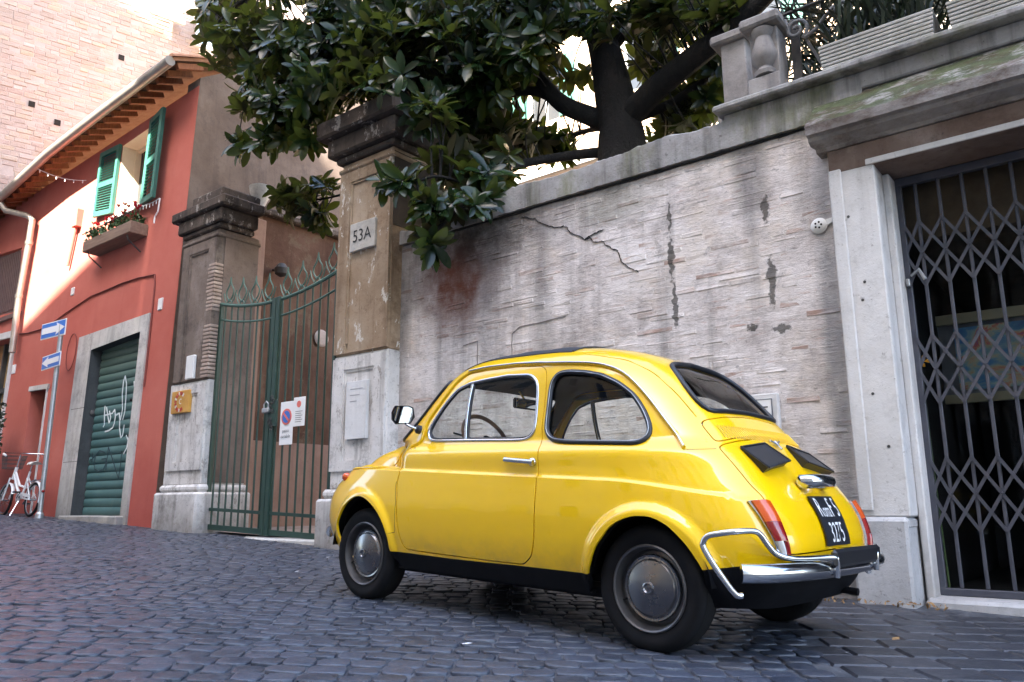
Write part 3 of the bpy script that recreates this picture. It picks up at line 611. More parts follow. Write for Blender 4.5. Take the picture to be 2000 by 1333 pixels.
# flowered window
win=MB().prism(WIN,fp(0,0,-.30),(1,0,0),(0,.035,1),(0,.02,0)).build('window',M_dglass,house)
M_cw=simple('cream_window_wood',[(.3,(.62,.58,.42)),(.7,(.72,.68,.52))],4,.5)
mb=MB()
for a,c_ in ((WIN[0],WIN[3]),(WIN[1],WIN[2])): mb.bar(fp(*a,-.26),fp(*c_,-.26),.10,.05,up=(1,0,0))
mb.bar(fp(*WIN[2],-.26),fp(*WIN[3],-.26),.05,.10); mb.bar(fp(*WIN[0],-.26),fp(*WIN[1],-.26),.05,.10)
mb.bar(fp(-11.71,5.1,-.26),fp(-11.78,6.37,-.26),.09,.06,up=(1,0,0)); mb.build('window_frame',M_cw,win)
mb=MB(); a=.002
for A,B_ in ((WIN[0],WIN[3]),(WIN[1],WIN[2]),(WIN[2],WIN[3])):
    a0=fp(*A,.002);b0=fp(*B_,.002); dd=np.array([.004 if A==WIN[0] else -.004,0,-.004 if A==WIN[2] else 0])
    mb.add([a0+dd,b0+dd,b0+dd+np.array([0,.3,0]),a0+dd+np.array([0,.3,0])],[(0,1,2,3)])
mb.build('window_reveal',M_cw,win,recalc=False)
MB().prism(rect(-12.3,-11.15,5.0,5.06),fp(0,0,.08),(1,0,0),(0,.035,1),(0,.3,0)).build('window_sill',M_trav,win)
M_teal=simple('green_louvre_paint',[(.3,(.030,.125,.095)),(.7,(.042,.165,.125))],5,.5)
def louvre(x0,x1,zb0,zb1,zt0,zt1,name='shutter',d=.06,swing=0.):
    lf=lambda x,z,dd=0:fp(x,z,d+dd+swing*(x-x0)/(x1-x0))
    mb=MB(); zb=lambda x:zb0+(zb1-zb0)*(x-x0)/(x1-x0); zt=lambda x:zt0+(zt1-zt0)*(x-x0)/(x1-x0); wd=.075
    mb.bar(lf(x0+wd/2,zb(x0)),lf(x0+wd/2-.045,zt(x0)),wd,.05,up=(0,1,0)); mb.bar(lf(x1-wd/2,zb(x1)),lf(x1-wd/2-.03,zt(x1)),wd,.05,up=(0,1,0))
    for k in (0,.47,1): 
        za=zb(x0)+(zt(x0)-zb(x0))*k; zc=zb(x1)+(zt(x1)-zb(x1))*k; s_=.04*(1-2*k)
        mb.bar(lf(x0+wd*.5-.04*k,za+s_),lf(x1-wd*.5-.03*k,zc+s_),.048,.085,up=(0,0,1))
    o=mb.build(name,M_teal,house)
    N=26
    for i in range(1,N):
        k=i/N
        if abs(k-.47)<.03: continue
        za=zb(x0)+(zt(x0)-zb(x0))*k; zc=zb(x1)+(zt(x1)-zb(x1))*k; A=lf(x0+wd-.04*k,za,.0);B_=lf(x1-wd-.03*k,zc,.0)
        MB().add([A+np.array([0,-.02,-.018]),B_+np.array([0,-.02,-.018]),B_+np.array([0,.02,.018]),A+np.array([0,.02,.018]),A+np.array([0,-.012,-.026]),B_+np.array([0,-.012,-.026]),B_+np.array([0,.028,.010]),A+np.array([0,.028,.010])],[(0,1,2,3),(7,6,5,4),(0,4,5,1),(2,6,7,3),(0,3,7,4),(1,5,6,2)]).build('louvre_slat',M_teal,o)
louvre(-11.22,-10.66,5.02,4.98,6.44,6.43,swing=.10)
louvre(-12.84,-12.24,5.22,5.16,6.36,6.36,swing=-.03)
# flower box
M_leafg=simple('cyclamen_leaf',[(.3,(.025,.06,.018)),(.7,(.06,.12,.03))],20,.6,vary=.4); M_petal=simple('red_petal',[(.3,(.55,.012,.03)),(.7,(.72,.03,.06))],20,.55)
fb=thing('flower_box','wooden window box full of red cyclamen under the shuttered window','flower box',(-11.8,5.1,4.5))
mb=MB(); mb.box(-12.55,-11.02,5.03,5.30,4.50,4.68,.01); mb.build('trough',simple('weathered_box_wood',[(.3,(.16,.10,.07)),(.7,(.26,.18,.13))],7,.8,.3,40,stretch=(.3,3,3)),fb)
for x in (-12.4,-11.15): MB().tube([(x,5.06,4.49),(x,5.08,4.42),(x,5.28,4.28)],.012,6).build('bracket',M_wiron,fb)
MB().tube([(-12.58,5.02,4.80),(-11.0,5.02,4.80)],.008,6).build('rail',M_wiron,fb)
def leafy(n,bx,size,flat=.5,seed=1):
    r_=random.Random(seed); mb=MB()
    for _ in range(n):
        c_=np.array([r_.uniform(*bx[0]),r_.uniform(*bx[1]),r_.uniform(*bx[2])]); u=np.array([r_.gauss(0,1) for _ in range(3)]); u/=np.linalg.norm(u); w_=np.cross(u,[r_.gauss(0,1),r_.gauss(0,1),r_.gauss(0,1)]); w_/=np.linalg.norm(w_)
        s_=size*r_.uniform(.6,1.3); nn=np.cross(u,w_)*s_*.15
        mb.add([c_-u*s_,c_+w_*s_*flat+nn,c_+u*s_,c_-w_*s_*flat+nn],[(0,1,2),(0,2,3)])
    return mb
o=leafy(420,((-12.52,-11.05),(5.02,5.30),(4.66,4.84)),.045,.6,3).build('foliage',M_leafg,fb,recalc=False); o['kind']='stuff'
rr=random.Random(5)
for k in range(26):
    x=rr.uniform(-12.35,-11.1); mb=MB(); c_=np.array([x,rr.uniform(5.03,5.2),rr.uniform(4.86,4.98)+.03*math.sin(x*6)])
    for a in range(5):
        an=a*1.256+rr.uniform(-.3,.3); u=np.array([math.cos(an)*.6,math.sin(an)*.6,.8]); u/=np.linalg.norm(u); w_=np.cross(u,[0,0,1]); w_/=np.linalg.norm(w_); s_=.05
        mb.add([c_,c_+u*s_*.6+w_*s_*.4,c_+u*s_*1.3,c_+u*s_*.6-w_*s_*.4],[(0,1,2,3)])
    mb.tube([c_,(c_[0],c_[1],4.70)],.004,4,mi=1); mb.build('flower',[M_petal,M_leafg],fb,recalc=False)
# wires, boxes, plates on the front
M_cable=simple('red_brown_cable',(.20,.045,.035),rough=.7)
cb=[(-15.33,3.62),(-14.9,3.58),(-14.4,3.57),(-14.02,3.60),(-13.4,3.72),(-12.9,3.80),(-12.6,3.85),(-12.1,3.86),(-11.6,3.88),(-11.1,3.87),(-10.62,3.83),(-10.58,3.7),(-10.56,3.35),(-10.52,2.2)]
MB().tube([fp(x,z,.015) for x,z in cb],.012,6).build('wall_cable',M_cable,house,smooth=60)
MB().tube([fp(-13.02+.16*math.cos(a),3.0+.30*math.sin(a),.02) for a in np.linspace(0,6.28,28)],.007,5).build('cable_loop',M_cable,house)
for (x,z,w_,h) in ((-13.34,4.06,.10,.13),(-10.36,3.35,.11,.17),(-15.33,2.98,.13,.16)): MB().box(x-w_/2,x+w_/2,5.138+.035*z-.02,5.138+.035*z+.01,z-h/2,z+h/2,.006).build('junction_plate',M_white,house)
vb=MB().box(-13.56,-13.40,5.22,5.34,5.20,5.52,.01).build('flue_box',M_red,house); MB().tube([fp(-13.5,5.2,.05),fp(-13.6,4.55,.05)],.03,8).build('flue_pipe',M_red,vb)
for x,z in ((-10.86,2.05),(-10.62,1.95),(-10.80,1.55)): MB().lathe([(.02,0),(.02,.02)],fp(x,z,-.005),(0,-1,0),8).build('wall_hole',M_dark,house)
# fairy lights
M_lead=simple('white_lead',(.75,.75,.75),rough=.4)
mb=MB(); P=[fp(-11.2+.62*t,4.98-.02*math.sin(t*3.1)-.02*t,.10) for t in np.linspace(0,1,14)]; mb.tube(P,.006,5)
for p in P[1::2]: mb.tube([p,p-np.array([0,0,.06])],.007,5)
mb.tube([P[-1],P[-1]-np.array([.02,0,.2]),P[-1]-np.array([.10,0,.26]),P[-1]-np.array([.10,0,.36])],.012,5)
tag(mb.build('fairy_lights',M_lead),'white fairy light string hanging below the green right shutter','string lights')
mb=MB(); P=[np.array([-14.5+1.1*t,4.9+.5*t,6.43-.36*t-.08*math.sin(t*3.1)]) for t in np.linspace(0,1,14)]; mb.tube(P,.006,5)
for p in P[1::2]: mb.tube([p,p-np.array([0,0,.05])],.009,5)
tag(mb.build('fairy_lights',M_lead),'white fairy light string slung from gutter to sunlit red wall','string lights')
# ------------------------------------------------------------------ one-way sign post
b=NB('sign_blue'); M_sblue=b.fin((.03,.16,.55),.35); M_swhite=simple('sign_white',(.8,.8,.8),rough=.4)
sp=thing('one_way_sign_post','grey post with two blue one-way arrow signs by the red house','street sign',(-12.62,4.86,.45))
MB().tube([(-12.52,4.84,.42),(-12.54,4.85,1.5),(-12.60,4.88,3.32)],.034,12).build('pole',M_steel,sp,smooth=40)
MB().lathe([(.06,0),(.055,.06),(.036,.09)],(-12.52,4.84,.44),(0,0,1),14).build('collar',M_steel,sp)
def sign(c_,w_,h,dr,rot):
    u=np.array([math.cos(rot),math.sin(rot),0]);n_=np.array([math.sin(rot),-math.cos(rot),0]); v_=np.array([0,0,1.]); c_=np.array(c_)
    o=MB().prism(rect(-w_/2,w_/2,-h/2,h/2),c_,u,v_,-n_*.012).build('sign_plate',M_swhite,sp)
    MB().prism(rect(-w_/2+.015,w_/2-.015,-h/2+.015,h/2-.015),c_+n_*.003,u,v_,-n_*.002).build('blue_field',M_sblue,o)
    ar=[(-.34,-.05),(.12,-.05),(.10,-.10),(.36,0),(.10,.10),(.12,.05),(-.34,.05)]; ar=[(a*dr*w_/.75,c2*h/.26) for a,c2 in ar]
    if dr<0: ar=ar[::-1]
    MB().prism(ar,c_+n_*.006,u,v_,-n_*.002).build('arrow',M_swhite,o)
    MB().box(-.09,.09,.0,.04,-.03,.03,tf=lambda p:c_+u*p[0]-n_*(p[1]+.012)+v_*p[2]).build('clamp',M_steel,o)
sign((-12.80,4.84,3.27),.74,.25,1,R(4)); sign((-12.70,4.82,2.76),.74,.215,-1,R(-3))
# ================================================================== GATE PILLARS
M_och=stained('ochre_peeling_render',[(.3,(.24,.165,.105)),(.5,(.34,.25,.17)),(.72,(.46,.375,.285))],1.4,.6,(.10,.055,.03),flake=(.60,.56,.50),speck=.5)
M_lime=stained('worn_lime_render',[(.3,(.48,.46,.44)),(.55,(.65,.63,.61)),(.75,(.77,.755,.745))],1.7,.75,(.13,.12,.11),flake=(.36,.335,.31),speck=.75,dirtz=(.55,1.15))
M_cap=stained('mossy_cap_stone',[(.3,(.055,.043,.036)),(.55,(.10,.078,.064)),(.75,(.20,.165,.14))],2.2,.8,(.02,.017,.015),flake=(.30,.27,.24),speck=.6)
M_rod=simple('exposed_brick',[(.3,(.28,.20,.16)),(.7,(.46,.37,.31))],9,.95,.6,30,vary=.25)
def pillar(name,label,x0,x1,yf,zg,zt,zcap,tone_split,upper,cap_over,roofy):
    t=thing(name,label,'pillar',((x0+x1)/2,yf+.35,zg)); yb=yf+(.72 if roofy else .58); co_f=cap_over if roofy else .11; cap_b=yb+.14 if roofy else yb-.08
    MB().box(x0-(.07 if x0<-9 else 0),x1,yf,yb,zg+.55,tone_split,.012).build('lower_shaft',M_lime,t,smooth=20)
    MB().box(x0+.004,x1-.004,yf+.004,yb-.004,tone_split,zt,.012).build('upper_shaft',upper,t,smooth=20)
    # raised frame round a sunk panel
    w_=.15; 
    for nm,mat,za,zb in (('panel_frame',upper,tone_split+.02,zt-.12),('panel_frame',M_lime,zg+.72,tone_split-.03)):
        mb=MB(); mb.prism(rect(x0+.01,x1-.01,za,zb),(0,yf-.022,0),(1,0,0),(0,0,1),(0,.03,0),holes=[rect(x0+w_+.02,x1-w_-.02,za+.001 if mat is upper else za+.10,zb-.12)]); mb.build(nm,mat,t)
        mb=MB()
        for q in ((x0+w_+.02,x0+w_+.045),(x1-w_-.045,x1-w_-.02)): mb.box(q[0],q[1],yf-.012,yf+.01,za+.1,zb-.12)
        mb.box(x0+w_+.045,x1-w_-.045,yf-.012,yf+.01,zb-.145,zb-.12); mb.build('panel_bead',mat,t)
    # plinth
    mb=MB(); mb.box(x0-.09,x1+.09,yf-.10,yb+.05,zg-.2,zg+.46,.025); mb.build('plinth',M_lime,t,smooth=20)
    MB().box(x0-.05,x1+.05,yf-.06,yb+.03,zg+.461,zg+.55,.03).build('plinth_moulding',M_lime,t,smooth=30)
    # neck and cap
    MB().box(x0-.025,x1+.025,yf-.03,yb+.02,zt-.11,zt-.06,.015).build('neck_band',upper,t)
    for k,(ov,za,zb) in enumerate(((.05,zt,zt+.07),(.12,zt+.071,zcap-(.151 if roofy else .091)),)): MB().box(x0-ov,x1+ov,yf-(ov if roofy else ov*.5),yb+(ov*.6 if roofy else -.10),za,zb,.02).build('cap_moulding',M_cap,t,smooth=20)
    MB().box(x0-cap_over,x1+cap_over,yf-co_f,cap_b,zcap-(.15 if roofy else .09),zcap+.045,.022).build('cap_slab',M_cap,t,smooth=20)
    if roofy:
        mb=MB(); a,b_,c_,d=x0-cap_over+.03,x1+cap_over-.03,yf-cap_over+.03,yb+.12; z=zcap+.046; mx=(a+b_)/2;my=(c_+d)/2
        mb.add([(a,c_,z),(b_,c_,z),(b_,d,z),(a,d,z),(mx,my,z+.17)],[(0,1,4),(1,2,4),(2,3,4),(3,0,4),(3,2,1,0)]); mb.build('cap_top',M_cap,t)
    else: MB().box(x0+.05,x1-.02,yf+.02,yb,zcap+.046,zcap+.24,.02).build('cap_block',M_cap,t,smooth=20)
    return t
pR=pillar('gate_pillar','ochre plaster gate pillar carrying the number plaque, beside the brick wall',-6.235,-5.445,5.0,.20,4.14,4.56,2.06,M_och,.21,True)
pL=pillar('gate_pillar','tall grey-brown gate pillar next to the red house with mossy cap',-9.45,-8.65,5.05,.30,4.02,4.36,2.10,stained('brown_grey_render',[(.3,(.12,.09,.073)),(.55,(.19,.15,.125)),(.75,(.30,.255,.23))],1.6,.65,(.045,.037,.033),speck=.6),.22,False)
# crumbled corner showing the brick core
for za,zb in ((2.95,3.55),(2.12,2.75)):
    z=za
    while z<zb: MB().box(-8.80+random.uniform(-.02,.02),-8.645,5.024,5.16,z,z+.036,.006).build('brick',M_rod,pL); z+=.048
MB().box(-8.649,-8.640,5.14,5.62,.87,4.0).build('side_render',stained('side_render',[(.3,(.13,.095,.08)),(.7,(.24,.19,.165))],1.6,.5,(.05,.04,.035),speck=.5),pL)
MB().box(-5.4445,-5.436,5.012,5.715,3.31,4.09).build('side_shade',stained('shaded_render',[(.3,(.025,.02,.018)),(.7,(.07,.055,.045))],1.6,.5,(.015,.012,.01),speck=.5),pR)  # dark plate: foliage shade painted onto the side above the wall
# plaques
u3,v3=(1,0,0),(0,0,1)
M_plq=stained('plaque_marble',[(.3,(.44,.42,.38)),(.7,(.56,.54,.50))],6,.3,speck=.4)
pq=thing('number_plaque','grey marble plaque with engraved number 53A on the ochre pillar','sign',(-5.80,4.96,3.26))
MB().box(-6.025,-5.645,4.962,4.999,3.12,3.42,.006).build('slab',M_plq,pq)
text_mesh('53A',.185,(-5.835,4.961,3.268),(1,0,0),(0,0,1),.003,sx=.92).build('number',simple('engraved_dark',(.035,.035,.035),rough=.9),pq,recalc=False)
M_gold=stained('gilded_tile',[(.3,(.50,.25,.05)),(.7,(.66,.38,.10))],5,.4,(.2,.08,.03),rough=.45,speck=.3)
pg=thing('mosaic_plaque','orange mosaic tile with a red sunburst letter on the left pillar','plaque',(-9.19,5.0,1.8))
MB().box(-9.38,-8.98,5.0,5.049,1.72,2.0,.006).build('tile',M_gold,pg)
M_mred=simple('mosaic_red',(.45,.04,.03),rough=.4); M_mw=simple('mosaic_white',(.7,.66,.58),rough=.4)
for k in range(15):
    a=R(50+k*18); c_=np.array([-9.17+.085*math.cos(a),4.996,1.86+.085*math.sin(a)])
    MB().bar(c_,c_+np.array([.04*math.cos(a),0,.04*math.sin(a)]),.02,.005,up=(0,1,0)).build('ray_piece',M_mred if k%3 else M_mw,pg)
text_mesh('c',.15,(-9.16,4.998,1.875),u3,v3,.003).build('letter',M_mw,pg,recalc=False)
tag(MB().box(-9.12,-8.94,5.005,5.049,2.13,2.43,.01).build('white_plate',M_white),'small blank white enamel plate above the mosaic tile','plate')
# faded paper remains on both pillars
M_paper=stained('old_paper',[(.3,(.60,.60,.60)),(.7,(.72,.72,.72))],4,.35,(.3,.3,.3),speck=.3)
pp_=thing('faded_poster','faded white poster sheet pasted on the ochre pillar above the car bonnet','poster',(-5.8,4.99,1.2))
MB().box(-5.99,-5.69,4.965,4.999,1.22,1.78,.002).build('sheet',M_paper,pp_)
for k,z in enumerate((1.70,1.64,1.58)): MB().box(-5.93,-5.93+.18-.04*k,4.963,4.966,z,z+.008).build('print_line',simple('faint_print',(.35,.35,.37),rough=.9),pp_)
# ================================================================== GREEN IRON GATE
M_green=simple('green_gate_paint',[(.3,(.012,.036,.027)),(.6,(.018,.05,.038)),(.8,(.035,.07,.055))],6,.45,.15,60)
M_lgreen=simple('pale_green_paint',[(.3,(.05,.11,.088)),(.7,(.08,.155,.125))],6,.5,.15,60)
GY=5.14
railx=[-8.62,-8.27,-7.93,-7.52,-7.01,-6.68,-6.39]; railz=[3.05,2.955,2.91,2.90,2.935,2.99,3.04]
_pz=np.polyfit(railx,railz,2)
rz_=lambda x: float(np.polyval(_pz,x))
def gate_leaf(label,x0,x1,post_x,bars):
    t=thing('gate_leaf',label,'gate',((x0+x1)/2,GY,.3),'green gate leaves'); del t['group']
    zb=lambda x:gz(x)+.07
    MB().box(post_x-.035,post_x+.035,GY-.03,GY+.03,zb(post_x)-.04,rz_(post_x)+.03,.006).build('meeting_post',M_green,t)
    hx=x0+.02 if post_x>x0+.5 else x1-.02
    MB().box(hx-.02,hx+.02,GY-.02,GY+.02,zb(hx)-.02,rz_(hx)).build('hinge_stile',M_green,t)
    xs=np.linspace(x0,x1,14)
    for nm,dz,r_ in (('top_rail',0,.021),('second_rail',-.195,.013)): MB().tube([(x,GY,rz_(x)+dz) for x in xs],r_,8).build(nm,M_lgreen,t,smooth=40)
    MB().bar((x0,GY,zb(x0)+.20),(x1,GY,zb(x1)+.20),.03,.035).build('lower_rail',M_green,t); MB().bar((x0,GY,zb(x0)),(x1,GY,zb(x1)),.03,.06).build('bottom_rail',M_green,t)
    for x in bars: MB().tube([(x,GY,zb(x)),(x,GY,rz_(x))],.0115,8).build('bar',M_green,t,smooth=40)
    for i,x in enumerate([(a+b_)/2 for a,b_ in zip(bars[:-1],bars[1:])][::2]):
        z=rz_(x)+.02; L=[(0,.03),(-.05,.075),(-.078,.125),(-.072,.175),(-.03,.225),(-.006,.275),(0,.33)]
        fo=MB(); pts=[(x+a,GY,z+c_) for a,c_ in L]+[(x-a,GY,z+c_) for a,c_ in L[::-1][1:]]; fo.tube(pts,.0095,6); fo=fo.build('flame_finial',M_lgreen,t,smooth=50)
        MB().tube([(x-.045,GY,z),(x-.02,GY,z+.045),(x,GY,z+.055),(x+.02,GY,z+.045),(x+.045,GY,z)],.008,6).build('curl',M_lgreen,fo,smooth=50)
        for s_ in (-1,1): MB().tube([(x+s_*.055,GY,z),(x+s_*.10,GY,z+.06),(x+s_*.135,GY,z+.15)],.007,6).build('tendril',M_lgreen,fo,smooth=50)
    return t
bl=[-8.52,-8.385,-8.25,-8.115,-7.98,-7.845,-7.71,-7.58]; br=[-7.36,-7.225,-7.09,-6.955,-6.82,-6.685,-6.55,-6.43]
gate_leaf('left leaf of the green iron gate nearer the red house',-8.63,-7.47,-7.495,bl)
gate_leaf('right leaf of the green iron gate carrying the white no-parking sign',-7.44,-6.38,-7.415,br)
pk=thing('padlock','steel padlock with dark chain on the gate meeting posts','padlock',(-7.46,GY-.06,1.66))
MB().box(-7.53,-7.41,GY-.085,GY-.045,1.60,1.655,.01).build('body',M_steel,pk); MB().tube([(-7.51,GY-.065,1.65),(-7.51,GY-.065,1.70),(-7.47,GY-.065,1.73),(-7.43,GY-.065,1.70),(-7.43,GY-.065,1.65)],.008,6).build('shackle',M_steel,pk)
for i in range(9):
    z=1.76-.035*i if i<5 else 1.52-.03*(i-5); x=-7.40+.03*math.sin(i*1.9); MB().tube([(x+.018*math.cos(a),GY-.05+.01*math.sin(a*2+i),z+.026*math.sin(a)) for a in np.linspace(0,6.28,9)[:-1]],.006,5,closed=True).build('chain_link',M_wiron,pk)
MB().box(-7.44,-7.30,GY-.045,GY-.02,1.44,1.74,.01).build('lock_plate',M_green,pk)
# signs on the gate
M_bl=simple('sign_print_blue',(.04,.15,.5),rough=.5); M_rd=simple('sign_print_red',(.72,.16,.12),rough=.5); M_ink=simple('print_ink',(.06,.06,.07),rough=.6)
ns=thing('no_parking_sign','white passo carrabile sign with blue no-parking disc wired to the gate','sign',(-7.13,GY-.03,1.3))
sy=GY-.035
MB().box(-7.235,-7.005,sy-.006,sy,1.235,1.70,.003).build('board',M_swhite,ns)
cx_,cz_=-7.12,1.535
MB().prism(circle(cx_,cz_,.088),(0,sy-.010,0),u3,v3,(0,.003,0)).build('red_ring',M_rd,ns); MB().prism(circle(cx_,cz_,.066),(0,sy-.013,0),u3,v3,(0,.002,0)).build('blue_disc',M_bl,ns)
MB().bar((cx_-.05,sy-.0155,cz_+.045),(cx_+.05,sy-.0155,cz_-.045),.003,.022).build('slash',M_rd,ns)
text_mesh('passo',.052,(-7.12,sy-.008,1.385),u3,v3,.003).build('lettering',M_ink,ns,recalc=False); text_mesh('carrabile',.048,(-7.12,sy-.008,1.325),u3,v3,.003).build('lettering',M_ink,ns,recalc=False)
n2=thing('gate_notice','small white notice with a red emblem beside the no-parking disc','notice',(-6.9,GY-.03,1.45))
MB().box(-7.0,-6.80,sy-.012,sy-.006,1.42,1.73,.003).build('board',M_swhite,n2); MB().prism(circle(-6.905,1.655,.036),(0,sy-.015,0),u3,v3,(0,.002,0)).build('emblem',M_rd,n2)
for k in range(6): MB().box(-6.96,-6.84-.02*(k%2),sy-.0145,sy-.0125,1.575-k*.022,1.580-k*.022).build('print_line',M_ink,n2)
# ================================================================== COURTYARD SIDE WALL
b=NB('brown_court_render'); v=b.pos(); c=b.ramp(b.noise(v,1.1,9,.68),[(.3,(.085,.042,.028)),(.5,(.155,.088,.060)),(.7,(.22,.135,.095))]); c=b.mix(b.mr(b.noise(v,2.6,9,.72,.3),.56,.62,0,.8),c,(.19,.135,.09)); c=b.mix(b.mr(b.noise(b.pos(scale=(4,4,.4)),1.4,6),.5,.75,0,.6),c,(.035,.018,.014)); b.bump(b.noise(v,20,7,.7),.5,.02); M_court=b.fin(c,.92,spec=.2)
M_wains=stained('pink_wainscot',[(.3,(.29,.18,.13)),(.7,(.40,.265,.205))],1.5,.3,(.15,.08,.06),speck=.3)
cw=thing('courtyard_wall','brown peeling side wall of the driveway seen through the gate bars','wall',(-9.4,9,.3))
MB().box(-9.65,-9.30,5.78,13,.1,4.64).build('upper_render',M_court,cw); MB().box(-9.30,-9.262,5.78,13,.1,1.46,.004).build('wainscot',M_wains,cw)
MB().box(-9.70,-9.18,5.78,13,4.641,4.74,.02).build('coping',M_cap,cw)
MB().box(-9.40,-9.10,5.78,6.02,.1,4.5,.01).build('pilaster',M_wains,cw)
P=atx(628,661,-9.27); tag(MB().lathe([(.0,.03),(.10,.02),(.13,0)],P,(1,0,0),20).build('oval_relief',simple('pale_relief',[(.3,(.42,.33,.28)),(.7,(.55,.46,.4))],9,.8,.5,20)),'pale worn oval relief on the courtyard wall behind the gate bars','relief').scale=(1,1,1)
P=atx(550,528,-9.1); lp=thing('wall_lamp','dark round wall lamp above the gate top','lamp',tuple(P)); MB().lathe([(.02,-.10),(.09,-.06),(.10,.02),(.05,.09),(.0,.10)],P,(0,0,1),16).build('globe',M_wiron,lp,smooth=40); MB().tube([P,P+np.array([-.2,0,.04])],.02,8).build('arm',M_wiron,lp)
P=atx(511,352,-9.42); P[2]=4.74; ur=thing('stone_urn','small white stone urn standing on the courtyard wall','urn',tuple(P)); MB().lathe([(.10,0),(.11,.03),(.06,.07),(.10,.16),(.15,.27),(.17,.36),(.15,.37),(.13,.33)],P,(0,0,1),20).build('bowl',M_trav,ur,smooth=40); MB().box(P[0]-.13,P[0]+.13,P[1]-.13,P[1]+.13,P[2]-.0,P[2]+.03).build('foot',M_trav,ur)
# ================================================================== SHOPFRONT PORTAL (right)
M_jamb=stained('pale_travertine',[(.3,(.52,.51,.505)),(.55,(.63,.62,.615)),(.75,(.72,.71,.71))],1.5,.40,(.24,.225,.215),speck=.6,dirtz=(.25,.9))
M_plinth=stained('grey_plinth_stone',[(.3,(.36,.36,.37)),(.7,(.52,.52,.53))],2.5,.4,(.15,.15,.15),speck=.6)
M_lint=stained('brown_stained_lintel',[(.3,(.13,.085,.065)),(.55,(.22,.165,.14)),(.75,(.36,.31,.285))],1.8,.6,(.07,.045,.035),speck=.5)
po=thing('shop_portal','travertine doorway with heavy mossy cornice right of the wall','portal',(-.2,5.2,0))
XJ=1.30   # right opening edge, outside the frame
def jamb(x0,x1,inner):
    o=MB().box(x0,x1,YW-.085,YW+.30,.515,2.845,.008).build('jamb',M_jamb,po,smooth=20)
    xa,xb=(x0,x0+.075) if inner>0 else (x1-.075,x1)
    MB().box(xa-.004,xb,YW-.103,YW-.0855,.55,2.72,.006).build('fillet',M_jamb,o)
    MB().box(x0-.055,x1-.015 if inner>0 else x1+.055,YW-.135,YW+.28,-.15,.505,.016).build('plinth',M_plinth,po,smooth=20)
    MB().box(x0-.035,x1-.01,YW-.115,YW+.28,.44,.514,.02).build('plinth_roll',M_plinth,o,smooth=30)
    rng2=random.Random(3)
    for k in range(5): MB().lathe([(.010,0),(.008,.004)],(rng2.uniform(x0+.09,x1-.02),YW-.086,rng2.uniform(.8,2.7)),(0,-1,0),7).build('rust_pin',M_wiron,o)
jamb(-1.337,-1.065,1); jamb(XJ,XJ+.27,-1)
MB().box(-1.066,-1.02,YW+.10,YW+.30,-.1,2.69,.008).build('inner_post',M_jamb,po)
MB().box(-1.337,XJ+.27,YW-.088,YW+.32,2.70,2.862,.006).build('lintel',M_lint,po)
MB().box(-1.11,XJ+.03,YW-.100,YW-.0885,2.702,2.742,.004).build('lintel_fillet',M_jamb,po)
# cornice profile swept along X
pr=[(YW+.02,2.863),(YW-.10,2.863),(YW-.115,2.885),(YW-.15,2.90),(YW-.19,2.915),(YW-.20,2.94),(YW-.24,2.945),(YW-.25,3.005),(YW-.24,3.02),(YW-.005,3.262)]
mb=MB(); x0,x1=-1.40,XJ+.35; n=len(pr); mb.add([(x0+(.0 if y>YW-.12 else -.02),y,z) for y,z in pr]+[(x1,y,z) for y,z in pr],[(i,i+1,n+i+1,n+i) for i in range(n-1)]+[tuple(range(n)),tuple(range(2*n-1,n-1,-1))])
b=NB('mossy_cornice'); v=b.pos(); c=b.ramp(b.noise(v,2,9,.7),[(.3,(.17,.145,.13)),(.55,(.34,.32,.31)),(.75,(.50,.49,.49))])
nz=b.sep(b.n('ShaderNodeNewGeometry').outputs['Normal'])[2]; yp=b.sep(b.pos())[1]
c=b.mix(b.math('MULTIPLY',b.mr(b.noise(b.pos(scale=(1,2,2)),4.5,9,.72),.40,.50,0,.9),b.mr(nz,.3,.6)),c,b.ramp(b.noise(v,9,8,.75),[(.35,(.028,.038,.014)),(.65,(.085,.11,.04))])); c=b.mix(b.mr(b.noise(b.pos(scale=(1,1,2)),3,9,.75),.48,.64,0,.8),c,(.085,.05,.036)); b.bump(b.noise(v,26,8,.75),.7,.02); M_corn=b.fin(c,.95,spec=.2)
mb.build('cornice',M_corn,po)
MB().box(-1.06,XJ,YW+.02,YW+.62,-.12,.055,.02).build('sill_step',M_plinth,po,smooth=20)
# room behind: dark box, glass, framed picture, plants
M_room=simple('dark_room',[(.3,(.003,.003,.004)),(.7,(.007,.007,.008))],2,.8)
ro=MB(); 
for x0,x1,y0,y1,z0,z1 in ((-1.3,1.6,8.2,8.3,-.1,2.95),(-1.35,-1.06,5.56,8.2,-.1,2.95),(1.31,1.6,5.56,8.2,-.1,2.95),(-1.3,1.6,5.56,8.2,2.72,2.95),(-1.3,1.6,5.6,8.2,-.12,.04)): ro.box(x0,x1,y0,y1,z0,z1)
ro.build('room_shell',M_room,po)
b=NB('shop_glass'); b.b.inputs['Base Color'].default_value=(1,1,1,1)
tr=b.n('ShaderNodeBsdfTransparent'); tr.inputs[0].default_value=(.8,.83,.85,1); gl=b.n('ShaderNodeBsdfGlossy'); gl.inputs['Roughness'].default_value=.02; fr_=b.n('ShaderNodeFresnel'); b.l(b.mr(b.n('ShaderNodeNewGeometry').outputs['Backfacing'],0,1,1.2,1/1.2),fr_.inputs[0]); mx=b.n('ShaderNodeMixShader'); b.l(fr_.outputs[0],mx.inputs[0]); b.l(tr.outputs[0],mx.inputs[1]); b.l(gl.outputs[0],mx.inputs[2]); b.l(mx.outputs[0],b.out.inputs[0]); M_glass=b.m
